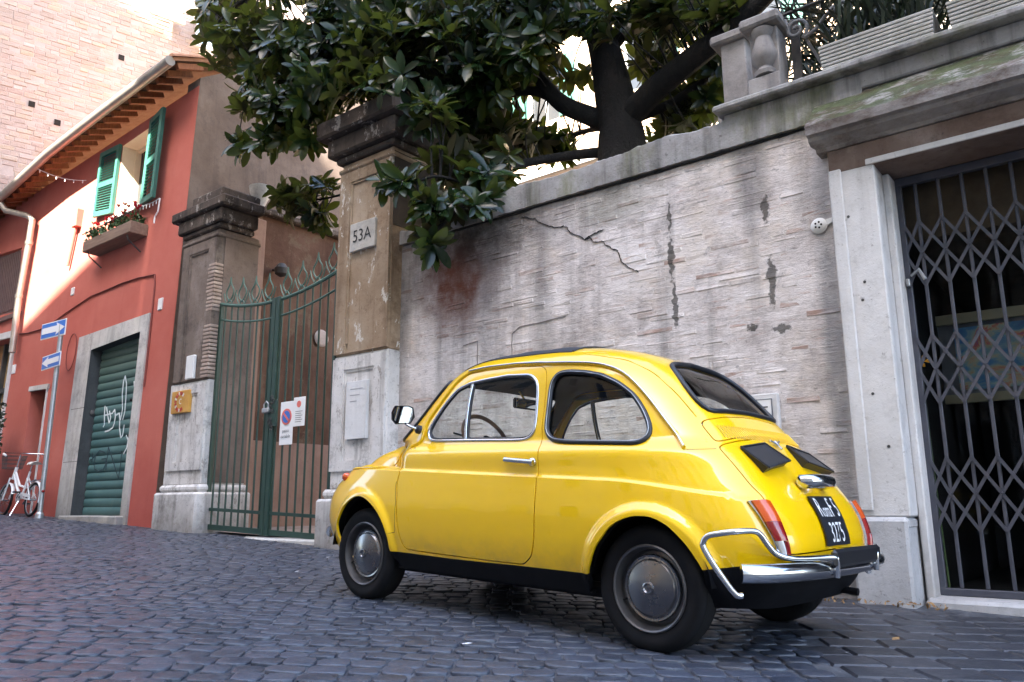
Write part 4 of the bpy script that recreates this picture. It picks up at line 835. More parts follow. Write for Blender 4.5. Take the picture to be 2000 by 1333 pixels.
MB().add([(-1.02,YW+.48,.06),(XJ,YW+.48,.06),(XJ,YW+.48,2.70),(-1.02,YW+.48,2.70)],[(0,1,2,3)]).build('shop_window',M_glass,po,recalc=False)
pc=thing('framed_picture','framed abstract seascape print hanging inside the dark shop','picture',(-.5,6.2,1.5))
b=NB('abstract_print'); v=b.pos('pos'); c=b.ramp(b.noise(b.pos(scale=(1,1,2)),3.2,5,.6,1.5),[(.25,(.02,.09,.30)),(.42,(.05,.22,.42)),(.5,(.25,.42,.45)),(.56,(.55,.50,.30)),(.62,(.55,.08,.05)),(.68,(.04,.10,.35)),(.8,(.10,.30,.40))]); M_print=b.fin(c,.4)
MB().box(-.90,.05,6.19,6.2,1.36,1.80).build('print',M_print,pc)
mb=MB(); mb.box(-1.0,.15,6.17,6.22,1.83,1.90); mb.box(-1.0,.15,6.17,6.22,1.27,1.33); mb.build('frame',simple('gilt_frame',(.30,.27,.17),rough=.4,metal=.3),pc)
MB().box(-1.0,.15,6.205,6.23,1.33,1.83).build('mount',simple('grey_mount',(.12,.13,.14),rough=.7),pc)
yf_=thing('yellow_flower','small yellow flower on a stem just inside the grille','flower',(-1.0,5.5,.06)); MB().tube([(-.99,5.52,.08),(-1.0,5.5,.8),(-1.0,5.48,1.46)],.008,5).build('stem',M_leafg,yf_)
fl=MB()
for k in range(7):
    a=k*.9; c_=np.array([-1.0+.02*math.cos(a*2),5.48,1.475]); u=np.array([math.cos(a),-.4,math.sin(a)]); w_=np.cross(u,[0,1,0]); fl.add([c_,c_+u*.03+w_*.014,c_+u*.05,c_+u*.03-w_*.014],[(0,1,2,3)])
fl.build('blossom',simple('yellow_petal',(.75,.38,.03),rough=.6),yf_,recalc=False)
# collapsible lattice grille
M_gr=simple('grille_steel',[(.3,(.052,.056,.075)),(.7,(.085,.09,.115))],6,.42,.1,50,metal=.2)
gr=thing('lattice_grille','grey folding lattice security grille closing the shop doorway','grille',(-.2,YW+.27,.06))
gy=YW+.27
xs=[-.905+.1335*i for i in range(17)]; xs=[x for x in xs if x<XJ-.03]
MB().box(-1.02,-.985,gy-.02,gy+.02,.07,2.66,.004).build('end_channel',M_gr,gr); MB().box(-1.02,XJ,gy-.025,gy+.025,.056,.098,.004).build('bottom_track',M_gr,gr); MB().box(-1.02,XJ,gy-.025,gy+.025,2.64,2.695,.004).build('top_track',M_gr,gr)
for x in xs: MB().box(x-.010,x+.010,gy-.012,gy+.012,.10,2.64,.003).build('upright',M_gr,gr)
ex=[-1.0]+xs
for zc in (2.165,1.41,.645):
    h=.215
    for a,c_ in zip(ex[:-1],ex[1:]):
        for za,zb in ((zc,zc+h),(zc,zc-h)):
            for k,(z0,z1) in enumerate(((za,zb),(zb,za))):
                yy_=gy-.016-.006*k; MB().bar((a,yy_,z0),(c_,yy_,z1),.0045,.019).build('lattice_strip',M_gr,gr)
for i,x in enumerate(xs[:5]):
    for zc in (2.165,1.41,.645): MB().lathe([(.008,0),(.006,.006)],(x,gy-.024,zc),(0,-1,0),8).build('rivet',M_gr,gr)
MB().box(-1.012,-.99,gy-.06,gy-.02,1.95,2.0,.004).build('lock_box',M_steel,gr); MB().tube([(-.98,gy-.03,2.02),(-.93,gy-.05,2.05),(-.9,gy-.05,1.98)],.012,6).build('handle',M_steel,gr)
# ================================================================== TERRACE EDGE ABOVE
te=thing('terrace_edge','stained stone terrace ledge above the portal and wall','ledge',(-.5,5.1,3.3))
MB().box(-2.10,2.2,YW-.12,YW+.7,3.388,3.435,.012).build('ledge_slab',M_cop,te); MB().box(-2.05,2.2,YW-.03,YW+.5,3.265,3.387,.01).build('ledge_fascia',M_cop,te)
M_bal=stained('baluster_stone',[(.3,(.22,.20,.185)),(.7,(.38,.355,.335))],2.5,.75,(.14,.13,.13),speck=.6)
pd=thing('balustrade_pier','carved stone pier with a half baluster at the terrace corner','pier',(-1.72,5.1,3.435))
MB().box(-1.83,-1.60,YW-.09,YW+.18,3.436,3.56,.008).build('base',M_bal,pd,smooth=20); MB().box(-1.815,-1.615,YW-.03,YW+.16,3.561,3.95,.006).build('shaft',M_bal,pd)
MB().box(-1.86,-1.57,YW-.12,YW+.20,3.951,4.03,.016).build('cap',M_bal,pd,smooth=20)
MB().lathe([(.075,0),(.08,.03),(.055,.05),(.05,.065),(.088,.12),(.092,.17),(.07,.25),(.055,.30),(.075,.33),(.08,.36)],(-1.715,YW-.03,3.575),(0,0,1),20).build('half_baluster',M_bal,pd,smooth=40)
p2=thing('balustrade_pier','plain stone pier set back behind the carved one','pier',(-2.07,5.6,3.4))
MB().box(-2.17,-1.97,5.45,5.72,3.2,4.16,.008).build('shaft',M_bal,p2); MB().box(-2.24,-1.90,5.40,5.78,4.161,4.24,.016).build('cap',M_bal,p2,smooth=20); MB().box(-2.22,-1.92,5.42,5.76,3.44,3.66,.016).build('base',M_bal,p2,smooth=20)
# iron scrolls
def spiral(c_,r0,r1,a0,a1,n=22): return [(c_[0]+(r0+(r1-r0)*i/n)*math.cos(a0+(a1-a0)*i/n),YW,c_[1]+(r0+(r1-r0)*i/n)*math.sin(a0+(a1-a0)*i/n)) for i in range(n+1)]
sc=thing('iron_scroll','wrought iron scroll bracket between carved pier and planter','railing',(-1.35,YW,3.5))
S1=spiral((-1.49,3.87),.015,.085,R(500),R(-60)); S2=spiral((-1.16,3.93),.065,.012,R(200),R(-360))
S1=[p for p in S1]; mid=[(-1.43,YW,3.79),(-1.36,YW,3.82),(-1.28,YW,3.90),(-1.23,YW,3.94)]
MB().tube(S1+mid+S2,.014,8).build('scroll',simple('dusty_iron',[(.3,(.10,.10,.105)),(.7,(.18,.18,.18))],9,.6,.3,60),sc,smooth=50)
MB().bar((-1.60,YW,4.02),(-.4,YW,4.02),.03,.012).build('top_rail',M_wiron,sc); MB().bar((-1.43,YW+.02,3.78),(-1.30,YW+.02,3.45),.03,.02).build('brace',M_wiron,sc); MB().bar((-1.53,YW+.1,3.44),(-1.53,YW+.1,4.02),.06,.03,up=(0,1,0)).build('stay',M_wiron,sc)
# planters
M_pl=stained('white_concrete',[(.3,(.36,.35,.32)),(.7,(.50,.49,.465))],3,.5,(.2,.19,.14),speck=.4)
M_blade=simple('strap_leaf',[(.3,(.008,.014,.006)),(.6,(.02,.032,.010)),(.85,(.09,.06,.025))],8,.5,vary=.5)
def planter(x0,x1,lab,seed):
    t=thing('planter',lab,'planter',((x0+x1)/2,5.2,3.435)); z0,z1=3.436,3.625; ya,yb=YW-.085,YW+.20
    MB().box(x0+.02,x1-.02,ya+.012,yb-.012,z0,z1-.01).build('trough',M_pl,t)
    for i in range(7):
        z=z0+.014+i*.0262; e=.012*(i/6); mb=MB(); mb.tube([(x0-e,ya-e,z),(x1+e,ya-e,z),(x1+e,yb+e,z),(x0-e,yb+e,z)],.0125,6,closed=True); mb.build('rib',M_pl,t,smooth=60)
    r_=random.Random(seed); mb=MB()
    for k in range(170):
        c_=np.array([r_.uniform(x0+.05,x1-.05),r_.uniform(ya+.05,yb-.03),z1-.02]); a=r_.uniform(0,6.28); L=r_.uniform(.25,.75); le=r_.uniform(.15,.9)
        d=np.array([math.cos(a)*le,math.sin(a)*le,1.]); d/=np.linalg.norm(d); s_=np.cross(d,[0,0,1]); s_/=max(np.linalg.norm(s_),1e-4); wd=.010
        p1=c_+d*L*.6; p2_=c_+d*L+np.array([math.cos(a),math.sin(a),-.9])*L*.3*le
        mb.add([c_-s_*wd,c_+s_*wd,p1+s_*wd,p1-s_*wd,p2_],[(0,1,2,3),(3,2,4)])
    o=mb.build('strap_leaves',M_blade,t,recalc=False); o['kind']='stuff'
planter(-1.31,-.645,'ribbed white concrete planter nearer the iron scroll',1); planter(-.54,.12,'ribbed white concrete planter at the right edge of the terrace',2)
# hedge of strap-leaved plants behind the terrace
he=thing('terrace_hedge','dense dark strap-leaved hedge behind the terrace planters','hedge',(-.2,6.3,3.0)); r_=random.Random(9); mb=MB()
for k in range(5200):
    c_=np.array([r_.uniform(-1.9,2.4),r_.uniform(5.7,7.2),r_.uniform(3.0,5.6)]); a=r_.uniform(0,6.28); L=r_.uniform(.3,.6); le=r_.uniform(.3,1.2); d=np.array([math.cos(a)*le,math.sin(a)*le,.9]); d/=np.linalg.norm(d); s_=np.cross(d,[r_.gauss(0,1),r_.gauss(0,1),.3]); s_/=np.linalg.norm(s_); wd=.016; p1=c_+d*L*.6; p2_=c_+d*L*.9+np.array([math.cos(a),math.sin(a),-.8])*L*.35
    mb.add([c_-s_*wd*.5,c_+s_*wd*.5,p1+s_*wd,p1-s_*wd,p2_],[(0,1,2,3),(3,2,4)])
o=mb.build('foliage',M_blade,he,recalc=False); o['kind']='stuff'
for k in range(14): x=-1.7+k*.28; MB().tube([(x,6.3+.1*math.sin(k),2.9),(x+.05*math.sin(k*2),6.3,5.2)],.02,6).build('stem',M_wiron,he)
# ================================================================== SMALL THINGS ON THE WALL
bx=thing('marble_notice_board','white marble notice board with printed sheet behind the car boot','notice board',(-1.9,5.12,1.15))
MB().box(-2.20,-1.80,YW-.055,YW-.008,.92,1.31,.006).build('slab',M_jamb,bx); MB().box(-2.17,-1.84,YW-.062,YW-.056,.93,1.275).build('sheet',M_swhite,bx)
mb=MB(); mb.box(-2.175,-1.835,YW-.064,YW-.057,1.268,1.274); mb.box(-1.841,-1.835,YW-.064,YW-.057,.95,1.268); mb.build('groove',M_iron,bx)
for k in range(7): MB().box(-2.12,-1.865,YW-.0645,YW-.0625,1.215-k*.035,1.224-k*.035).build('print_line',simple('violet_print',(.28,.26,.45),rough=.7) if k%2 else M_ink,bx)
vr=thing('vent_rosette','round white pierced vent fitting cemented near the portal','vent',(-1.45,5.12,2.4))
MB().lathe([(.0,.02),(.032,.018),(.05,.006),(.055,0)],(-1.452,YW-.008,2.40),(0,-1,0),20).build('plate',M_white,vr,smooth=40); MB().prism([(0,-.018),(.12,.03),(.12,.045),(0,.03)],(-1.43,YW-.012,2.40),u3,v3,(0,.02,0)).build('cement_tail',M_white,vr)
for k in range(5): MB().lathe([(.007,0),(.007,.004)],(-1.452+.02*math.cos(k*1.256),YW-.026,2.40+.02*math.sin(k*1.256)),(0,-1,0),8).build('hole',M_dark,vr)
# debris: weeds and litter along the foot of the wall, dropped leaves on the setts
M_dry=simple('dry_leaf',[(.3,(.22,.12,.05)),(.7,(.38,.24,.10))],9,.8,vary=.3)
wd_=leafy(70,((-1.75,-.9),(4.86,5.04),(.03,.05)),.016,.4,11).build('wall_foot_litter',M_dry,recalc=False); tag(wd_,'crumbs of dry leaf litter along the shop doorstep','litter',kind='stuff')
# ================================================================== THE YELLOW CAR
def pchip(xk,yk):
    xk=np.array(xk,float); yk=np.array(yk,float); h=np.diff(xk); dl=np.diff(yk)/h
    m=np.zeros_like(xk); m[0]=dl[0]; m[-1]=dl[-1]
    for i in range(1,len(xk)-1):
        if dl[i-1]*dl[i]>0:
            w1=2*h[i]+h[i-1]; w2=h[i]+2*h[i-1]; m[i]=(w1+w2)/(w1/dl[i-1]+w2/dl[i])
    def g(x):
        x=np.clip(x,xk[0],xk[-1]); i=np.clip(np.searchsorted(xk,x)-1,0,len(h)-1)
        t=(x-xk[i])/h[i]; t2=t*t; t3=t2*t
        return (2*t3-3*t2+1)*yk[i]+(t3-2*t2+t)*h[i]*m[i]+(-2*t3+3*t2)*yk[i+1]+(t3-t2)*h[i]*m[i+1]
    return g
XM=.85
ZK=[.19,.27,.35,.42,.50,.60,.68,.74,.775,.80,.82,.85,.90,.976,1.05,1.15,1.216,1.262,1.302,1.325,1.338]
fXR=pchip(ZK,[-.42,-.48,-.505,-.512,-.495,-.445,-.385,-.338,-.308,-.286,-.268,-.243,-.198,-.13,-.062,.045,.145,.25,.41,.58,.84])
fXF=pchip(ZK,[2.22,2.32,2.37,2.39,2.385,2.33,2.22,2.13,2.06,1.99,1.92,1.79,1.725,1.635,1.555,1.445,1.365,1.29,1.17,1.03,.86])
fW=pchip(ZK,[.60,.628,.648,.657,.661,.655,.646,.639,.631,.616,.599,.583,.572,.555,.539,.516,.490,.444,.355,.24,.005])
fNF=pchip([.19,.6,.85,1.15,1.262,1.338],[6,5.6,5.5,6,5,2.8])
fNR=pchip([.19,.6,.85,1.15,1.262,1.338],[5,5,4.4,3.9,3.4,2.6])

def fZS(x): return .662+.026*(x-.27)-.05*ss(.2,-.5,x)
def BP(psi,z):
    c=np.cos(psi); s=np.sin(psi)
    fr=c>0
    a=np.where(fr,fXF(z)-XM,XM-fXR(z)); n=np.where(fr,fNF(z),fNR(z))
    r=(np.abs(c)**n+np.abs(s)**n)**(-1/n)
    x=XM+a*r*c; w=fW(z); yn=r*s; y=w*yn
    sf=ss(.55,.9,yn)
    zs=fZS(x)
    y=y-.013*ss(zs-.004,zs+.012,z)*(1-ss(.70,.80,z)*.8)*sf*(1-ss(.83,.87,z))
    y=y*(1-.165*ss(1.5,1.72,x)*ss(zs-.002,zs+.016,z)*(1-ss(.82,.87,z)))
    # wheel-arch flares
    for cx,cz,ea,eb,h,wd in ((0.0,.24,.268,.283,.030,.062),(1.835,.24,.262,.31,.022,.05)):
        q=np.sqrt(((x-cx)/ea)**2+((z-cz)/eb)**2); d=(q-1)*.275
        y=y+h*(1-ss(.012,wd,d))*ss(.16,.30,z)*ss(.5,.8,yn)
    return x,y,z+0*x

T={'front_win':[(1.011,0.891),(1.056,0.857),(1.104,0.849),(1.389,0.845),(1.671,0.84),(1.718,0.843),(1.751,0.86),(1.765,0.885),(1.773,0.95),(1.782,1.086),(1.777,1.124),(1.748,1.15),(1.714,1.16),(1.532,1.168),(1.293,1.159),(1.123,1.148),(1.028,1.12),(0.994,1.052),(0.988,0.968),(0.998,0.914)],'div':[(1.139,1.149),(1.312,0.848)],'qwin':[(1.828,0.887),(1.837,0.947),(1.85,1.011),(1.863,1.076),(1.882,1.117),(1.922,1.149),(1.962,1.157),(2.005,1.157),(2.086,1.148),(2.166,1.128),(2.226,1.087),(2.265,1.029),(2.273,0.959),(2.268,0.899),(2.261,0.877),(2.252,0.858),(2.238,0.84),(2.22,0.822),(2.19,0.81),(2.071,0.815),(1.933,0.821),(1.864,0.831),(1.839,0.851),(1.83,0.871)],'door':[(1.814,1.199),(1.842,1.181),(1.847,1.154),(1.839,1.112),(1.805,0.908),(1.804,0.807),(1.797,0.673),(1.783,0.543),(1.774,0.394),(1.761,0.323),(1.723,0.281),(1.564,0.281),(1.409,0.284),(1.226,0.289),(1.176,0.295),(1.168,0.35),(1.16,0.474),(1.151,0.563),(1.105,0.691),(1.056,0.77),(1.074,0.761),(1.031,0.811),(0.922,0.958),(0.945,1.09),(0.96,1.16),(0.998,1.193),(1.059,1.202),(1.239,1.208),(1.596,1.209)],'drip':[(1.019,0.82),(0.932,0.957),(0.939,1.068),(0.953,1.169),(1.012,1.21),(1.215,1.221),(1.587,1.221),(1.82,1.212),(1.859,1.208),(2.006,1.199),(2.137,1.187),(2.204,1.174),(2.258,1.15),(2.287,1.119),(2.304,1.072),(2.323,0.989),(2.335,0.887),(2.346,0.793)],'rwin':[(2.652,1.174),(2.718,1.192),(2.786,1.201),(3.056,1.215),(3.411,1.229),(3.443,1.204)],'rwin_low':[(2.652,1.175),(2.613,1.134),(2.581,1.082),(2.569,1.033),(2.568,0.994),(2.581,0.975),(2.592,0.964),(2.611,0.958),(2.781,0.965),(2.988,0.972)],'vent':[(2.489,0.812),(2.483,0.86),(2.48,0.904),(2.514,0.914),(2.582,0.924),(2.718,0.937),(2.989,0.95),(3.151,0.954)],'ventlow':[(2.489,0.812),(2.545,0.822),(2.658,0.838),(2.895,0.855)],'lidedge':[(2.488,0.81),(2.499,0.775),(2.504,0.713),(2.509,0.675),(2.512,0.642),(2.526,0.625),(2.542,0.583),(2.544,0.545),(2.544,0.503),(2.55,0.453),(2.56,0.403)],'lidbot':[(2.56,0.401),(2.714,0.404),(2.898,0.406)],'seam':[(2.342,0.788),(2.401,0.789),(2.475,0.792)],'light':[(2.454,0.581),(2.473,0.586),(2.543,0.581),(2.543,0.524),(2.55,0.47),(2.556,0.403),(2.538,0.401),(2.49,0.424),(2.464,0.498)],'bonnet':[(0.574,0.69),(0.412,0.7),(0.234,0.708),(0.333,0.757),(0.43,0.792),(0.576,0.834)],'fenderseam':[(1.121,0.635),(1.152,0.527),(1.151,0.375),(1.124,0.364)],'farch':[(0.869,0.379),(0.887,0.429),(0.904,0.471),(0.922,0.506),(0.938,0.528),(0.956,0.546),(0.976,0.554),(0.999,0.551),(1.024,0.539),(1.053,0.515),(1.078,0.484),(1.097,0.45),(1.114,0.41),(1.125,0.336),(1.115,0.279)],'rarch':[(1.981,0.277),(1.994,0.343),(2.008,0.392),(2.047,0.463),(2.073,0.491),(2.101,0.51),(2.123,0.52),(2.145,0.523),(2.168,0.522),(2.19,0.512),(2.214,0.489),(2.234,0.454),(2.251,0.422),(2.269,0.385),(2.292,0.332)],'sill':[(1.121,0.277),(1.405,0.268),(1.722,0.276),(1.982,0.274),(2.294,0.332),(2.372,0.351),(2.474,0.362)],'crease':[(2.15,1.247),(2.368,1.202),(2.443,1.139),(2.477,1.029),(2.488,0.93)],'marker':[(0.631,0.64)],'louv':[(2.553,0.889),(2.548,0.837),(3.034,0.92),(2.931,0.862)],'covL':[(2.586,0.802),(2.949,0.837),(3.056,0.751),(2.602,0.697)],'plate':[(2.989,0.604),(3.365,0.62),(3.3,0.437),(2.969,0.42)],'plight':[(3.057,0.667),(3.602,0.673)],'handle':[(1.648,0.746),(1.791,0.734)],'sunroof':[(0.919,1.23),(1.415,1.25),(1.899,1.252),(2.005,1.249),(2.028,1.256)]}
cyaw,cpit=R(-4.1),R(2.09)
cfw=np.array([-math.cos(cyaw)*math.cos(cpit),-math.sin(cyaw)*math.cos(cpit),math.sin(cpit)]); clf=np.cross([0,0,1],cfw); clf/=np.linalg.norm(clf); cup=np.cross(cfw,clf)
car=thing('small_yellow_car','small yellow vintage two-door car parked along the brick wall','car',(0,0,0))
m4=np.eye(4); m4[:3,0]=cfw;m4[:3,1]=clf;m4[:3,2]=cup;m4[:3,3]=(-1.538,3.470,.030); car.matrix_world=Matrix(m4.tolist())
# paint and trim
b=NB('yellow_paint'); v=b.pos('obj'); c=b.ramp(b.noise(v,2.2,4,.5),[(.3,(.90,.535,.0)),(.7,(.93,.565,.0))])
zc=b.sep(b.pos('obj'))[2]; dirt=b.math('MULTIPLY',b.mr(zc,.42,.25,0,.5),b.mr(b.noise(v,9,7,.7),.4,.7)); c=b.mix(dirt,c,(.30,.20,.06))
M_yel=b.fin(c,b.mr(b.noise(v,6,6,.7),.3,.7,.26,.36),spec=.22,coat=1.,coatr=b.mr(b.noise(v,5,6,.7),.35,.7,.025,.09)); M_yel.node_tree.nodes['Principled BSDF'].inputs['Coat IOR'].default_value=1.65
M_sill=simple('black_underseal',[(.3,(.004,.004,.005)),(.7,(.008,.008,.010))],9,.6,.2,60,kind='obj',spec=.12)
M_gap=simple('panel_gap',(.006,.005,.004),rough=1)
M_rubb=simple('window_rubber',[(.3,(.008,.009,.013)),(.7,(.015,.017,.024))],8,.38,kind='obj')
M_tyre=simple('tyre_rubber',[(.3,(.006,.006,.007)),(.7,(.013,.013,.015))],9,.75,.25,70,.002,kind='obj',spec=.15)
M_rim=simple('silver_wheel_paint',[(.3,(.09,.085,.085)),(.6,(.15,.145,.145)),(.8,(.10,.075,.06))],7,.38,metal=.7,kind='obj')
M_hub=simple('brushed_hubcap',[(.3,(.17,.165,.17)),(.7,(.26,.255,.26))],5,.20,metal=1,kind='obj',rough2=.32)
M_cloth=simple('black_hood_cloth',[(.3,(.018,.019,.023)),(.7,(.032,.033,.038))],14,.85,.3,200,.001,kind='obj')
M_int=simple('dark_interior',[(.3,(.008,.007,.007)),(.7,(.016,.014,.013))],5,.8,kind='obj',spec=.2)
M_seat=simple('tan_vinyl',[(.3,(.10,.05,.03)),(.7,(.15,.08,.05))],5,.55,kind='obj')
b=NB('car_glass'); tr=b.n('ShaderNodeBsdfTransparent'); tr.inputs[0].default_value=(.90,.93,.92,1); gl=b.n('ShaderNodeBsdfGlossy'); gl.inputs['Roughness'].default_value=.01; fr_=b.n('ShaderNodeFresnel'); b.l(b.mr(b.n('ShaderNodeNewGeometry').outputs['Backfacing'],0,1,1.42,1/1.42),fr_.inputs[0]); mx=b.n('ShaderNodeMixShader'); b.l(fr_.outputs[0],mx.inputs[0]); b.l(tr.outputs[0],mx.inputs[1]); b.l(gl.outputs[0],mx.inputs[2]); b.l(mx.outputs[0],b.out.inputs[0]); M_cgl=b.m
# unrolled coordinates of the left half of the shell
_ps=np.linspace(0,math.pi,2001); _r=(np.abs(np.cos(_ps))**5+np.abs(np.sin(_ps))**5)**-.2
_ln=np.concatenate([[0],np.cumsum(np.hypot(np.diff(1.42*_r*np.cos(_ps)),np.diff(.64*_r*np.sin(_ps))))])
_zz=np.linspace(.19,1.3375,1500); _w=fW(_zz); _xr=fXR(_zz); _vv=np.concatenate([[0],np.cumsum(np.sqrt(np.diff(_zz)**2+np.diff(_w)**2*.6+np.diff(_xr)**2*.4))])
toU=lambda p:np.interp(p,_ps,_ln); toV=lambda z:np.interp(z,_zz,_vv); fromU=lambda u:np.interp(u,_ln,_ps); fromV=lambda q:np.interp(q,_vv,_zz)
UMAX=_ln[-1]; VMAX=_vv[-1]
def uv(L): L=np.array(L,float); return np.stack([toU(L[:,0]),toV(L[:,1])],1)
def resample(Q,step,closed=True):
    Q=np.array(Q,float); Q=np.vstack([Q,Q[:1]]) if closed else Q
    d=np.concatenate([[0],np.cumsum(np.hypot(*np.diff(Q,axis=0).T))]); n=max(3,int(d[-1]/step)); t=np.linspace(0,d[-1],n+1)
    O=np.stack([np.interp(t,d,Q[:,0]),np.interp(t,d,Q[:,1])],1); return O[:-1] if closed else O
def smoothp(Q,closed=True,it=2):
    Q=np.array(Q,float)
    for _ in range(it):
        if closed: Q=.5*Q+.25*(np.roll(Q,1,0)+np.roll(Q,-1,0))
        else: Q[1:-1]=.5*Q[1:-1]+.25*(Q[:-2]+Q[2:])
    return Q
def area(Q): return .5*np.sum(Q[:,0]*np.roll(Q[:,1],-1)-np.roll(Q[:,0],-1)*Q[:,1])
def offset(Q,d):
    if area(Q)<0: Q=Q[::-1]
    e=np.roll(Q,-1,0)-np.roll(Q,1,0); n=np.stack([e[:,1],-e[:,0]],1); n/=np.linalg.norm(n,axis=1)[:,None]+1e-12; return Q+n*d
def inpoly(Q,P_):
    x,y=P_[:,0],P_[:,1]; r=np.zeros(len(P_),bool); X,Y=Q[:,0],Q[:,1]; X2,Y2=np.roll(X,-1),np.roll(Y,-1)
    for i in range(len(Q)):
        cnd=((Y[i]>y)!=(Y2[i]>y)); 
        if Y2[i]!=Y[i]: r^=cnd&(x<(X2[i]-X[i])*(y-Y[i])/(Y2[i]-Y[i])+X[i])
    return r
def inv_xz(x,z):
    fr=x>XM; a=(fXF(z)-XM) if fr else (XM-fXR(z)); n=fNF(z) if fr else fNR(z); X=min(abs(x-XM)/a,.9999); Y=(1-X**n)**(1/n); return (math.atan2(Y,X if fr else -X),z)
ST=.014; POL={}
def poly(name,L,sm=2,st=ST): Q=resample(uv(L),st); POL[name]=smoothp(Q,True,sm)
poly('front_window',T['front_win'],3); poly('quarter_window',T['qwin'],4)
PI_=math.pi; PX=PI_+.0
dr=[q for i,q in enumerate(T['door']) if i!=20]   # drop a doubled point
poly('door',dr,2)
rw=[(PI_-.02,.972)]+T['rwin_low'][::-1][1:]+T['rwin'][1:4]+[(PI_-.02,1.219)]
def halfpoly(name,L,sm=3,side=1):
    """open outline ending on the centre line: smoothed, then closed beyond it"""
    Q=resample(uv(L),ST,False); Q=smoothp(Q,False,sm); e=UMAX+.05 if side>0 else -.05
    Q[0,0]=Q[-1,0]=UMAX if side>0 else 0.
    POL[name]=np.vstack([[(e,Q[0,1])],Q,[(e,Q[-1,1])]])
halfpoly('rear_window',rw,4)
halfpoly('engine_lid',[(PI_-.02,.850),(2.9,.848),(2.66,.832),(2.54,.815)]+[(2.489,.800)]+T['lidedge'][1:]+[(2.58,.395),(2.72,.398),(PI_-.02,.402)],2)
halfpoly('vent_panel',[(PI_-.02,.950),(2.95,.947)]+T['vent'][5:2:-1]+[(2.482,.898),(2.483,.86),(2.489,.822)]+[(2.545,.829),(2.66,.845),(2.9,.861),(PI_-.02,.864)],2)
halfpoly('windscreen',[(.02,1.185),(.5,1.183),(.74,1.178),(.80,1.165),(.82,1.14),(.80,1.05),(.80,.93),(.80,.885),(.77,.868),(.70,.862),(.4,.860),(.02,.858)],2,-1)
bn=[inv_xz(x,z) for x,z in ((2.24,.672),(2.20,.684),(2.12,.694),(2.0,.699),(1.86,.703),(1.77,.708),(1.725,.722),(1.69,.75),(1.655,.785),(1.62,.818))]
halfpoly('bonnet',[(.02,.640),(.28,.642),(.45,.652)]+bn+[(.80,.836),(.6,.838),(.3,.839),(.02,.839)],1,-1)
fa=T['farch']; poly('front_arch',[(fa[0][0]-.004,.15)]+[(fa[0][0]-.003,.30)]+fa+[(1.113,.15)],2); ra=T['rarch']; poly('rear_arch',[(ra[0][0]-.002,.15)]+ra+[(2.303,.28),(2.307,.15)],2)
sil=resample(uv([(.93,.30),(1.02,.276),(1.107,.275),(1.402,.270),(1.722,.274),(1.982,.274),(2.294,.334),(2.372,.351),(2.474,.362),(2.6,.368),(2.8,.37),(PI_,.37)]),.02,False)
# constraint set and filler grid
CV=[];CE=[]
def addloop(Q,closed=True):
    b0=len(CV); Q=np.array(Q); Q[:,0]=np.clip(Q[:,0],0,UMAX)
    CV.extend(Q.tolist()); n=len(Q)
    CE.extend([(b0+i,b0+(i+1)%n) for i in range(n if closed else n-1)])
GAP=.0030; GP={}
for nm in ('front_window','quarter_window','rear_window','windscreen','front_arch','rear_arch'): addloop(POL[nm])
for nm in ('door','engine_lid','vent_panel','bonnet'):
    GP[nm]=(offset(POL[nm],-GAP),offset(POL[nm],GAP)); addloop(GP[nm][0]); addloop(GP[nm][1])
addloop(sil,False)
nU,nV=int(UMAX/.022),int(VMAX/.0145)
fr_=resample(np.array([[0,0],[UMAX,0],[UMAX,VMAX],[0,VMAX]]),.02); addloop(fr_)
gu,gv=np.meshgrid(np.linspace(.01,UMAX-.01,nU),np.linspace(.01,VMAX-.008,nV)); gu=gu+ (np.arange(nV)%2)[:,None]*.011
G=np.stack([gu.ravel(),gv.ravel()],1); G=G[(G[:,0]<UMAX-.004)]
xs_=np.linspace(-.3,2.15,170)   # rows along the swage line
SW=[]
for d in (-.014,-.005,.001,.006,.011,.020):
    for x in xs_:
        zz=float(fZS(x))+d; SW.append((toU(inv_xz(x,zz)[0]),toV(zz)))
for cx0,cz0,ea,eb in ((0.,.24,.268,.283),(1.835,.24,.262,.31)):
    for q in (1.03,1.07,1.12,1.17,1.22,1.28):
        for a in np.linspace(.1,math.pi-.1,54):
            x=cx0+ea*q*math.cos(a); z=cz0+eb*q*math.sin(a)
            if .2<z<.7: SW.append((toU(inv_xz(x,z)[0]),toV(z)))
SW=np.array(SW)
def far(A,B_,d):
    keep=np.ones(len(A),bool)
    for i in range(0,len(A),2000):
        D=((A[i:i+2000,None,:]-B_[None])**2).sum(2).min(1); keep[i:i+2000]=D>d*d
    return keep
CVa=np.array(CV); SW=SW[far(SW,CVa,.0065)]; G=G[far(G,CVa,.0075)]; G=G[far(G,SW,.0075)]
allp=np.vstack([CVa,SW,G]); allp[:,0]=np.clip(allp[:,0],0,UMAX)
res=delaunay_2d_cdt([Vector(p) for p in allp.tolist()],CE,[],0,1e-5)
V2=np.array([tuple(p) for p in res[0]]); F2=[tuple(f) for f in res[2]]
def surfpt(V2):
    ps=fromU(V2[:,0]); z=fromV(V2[:,1]); return np.stack(BP(ps,z),1)
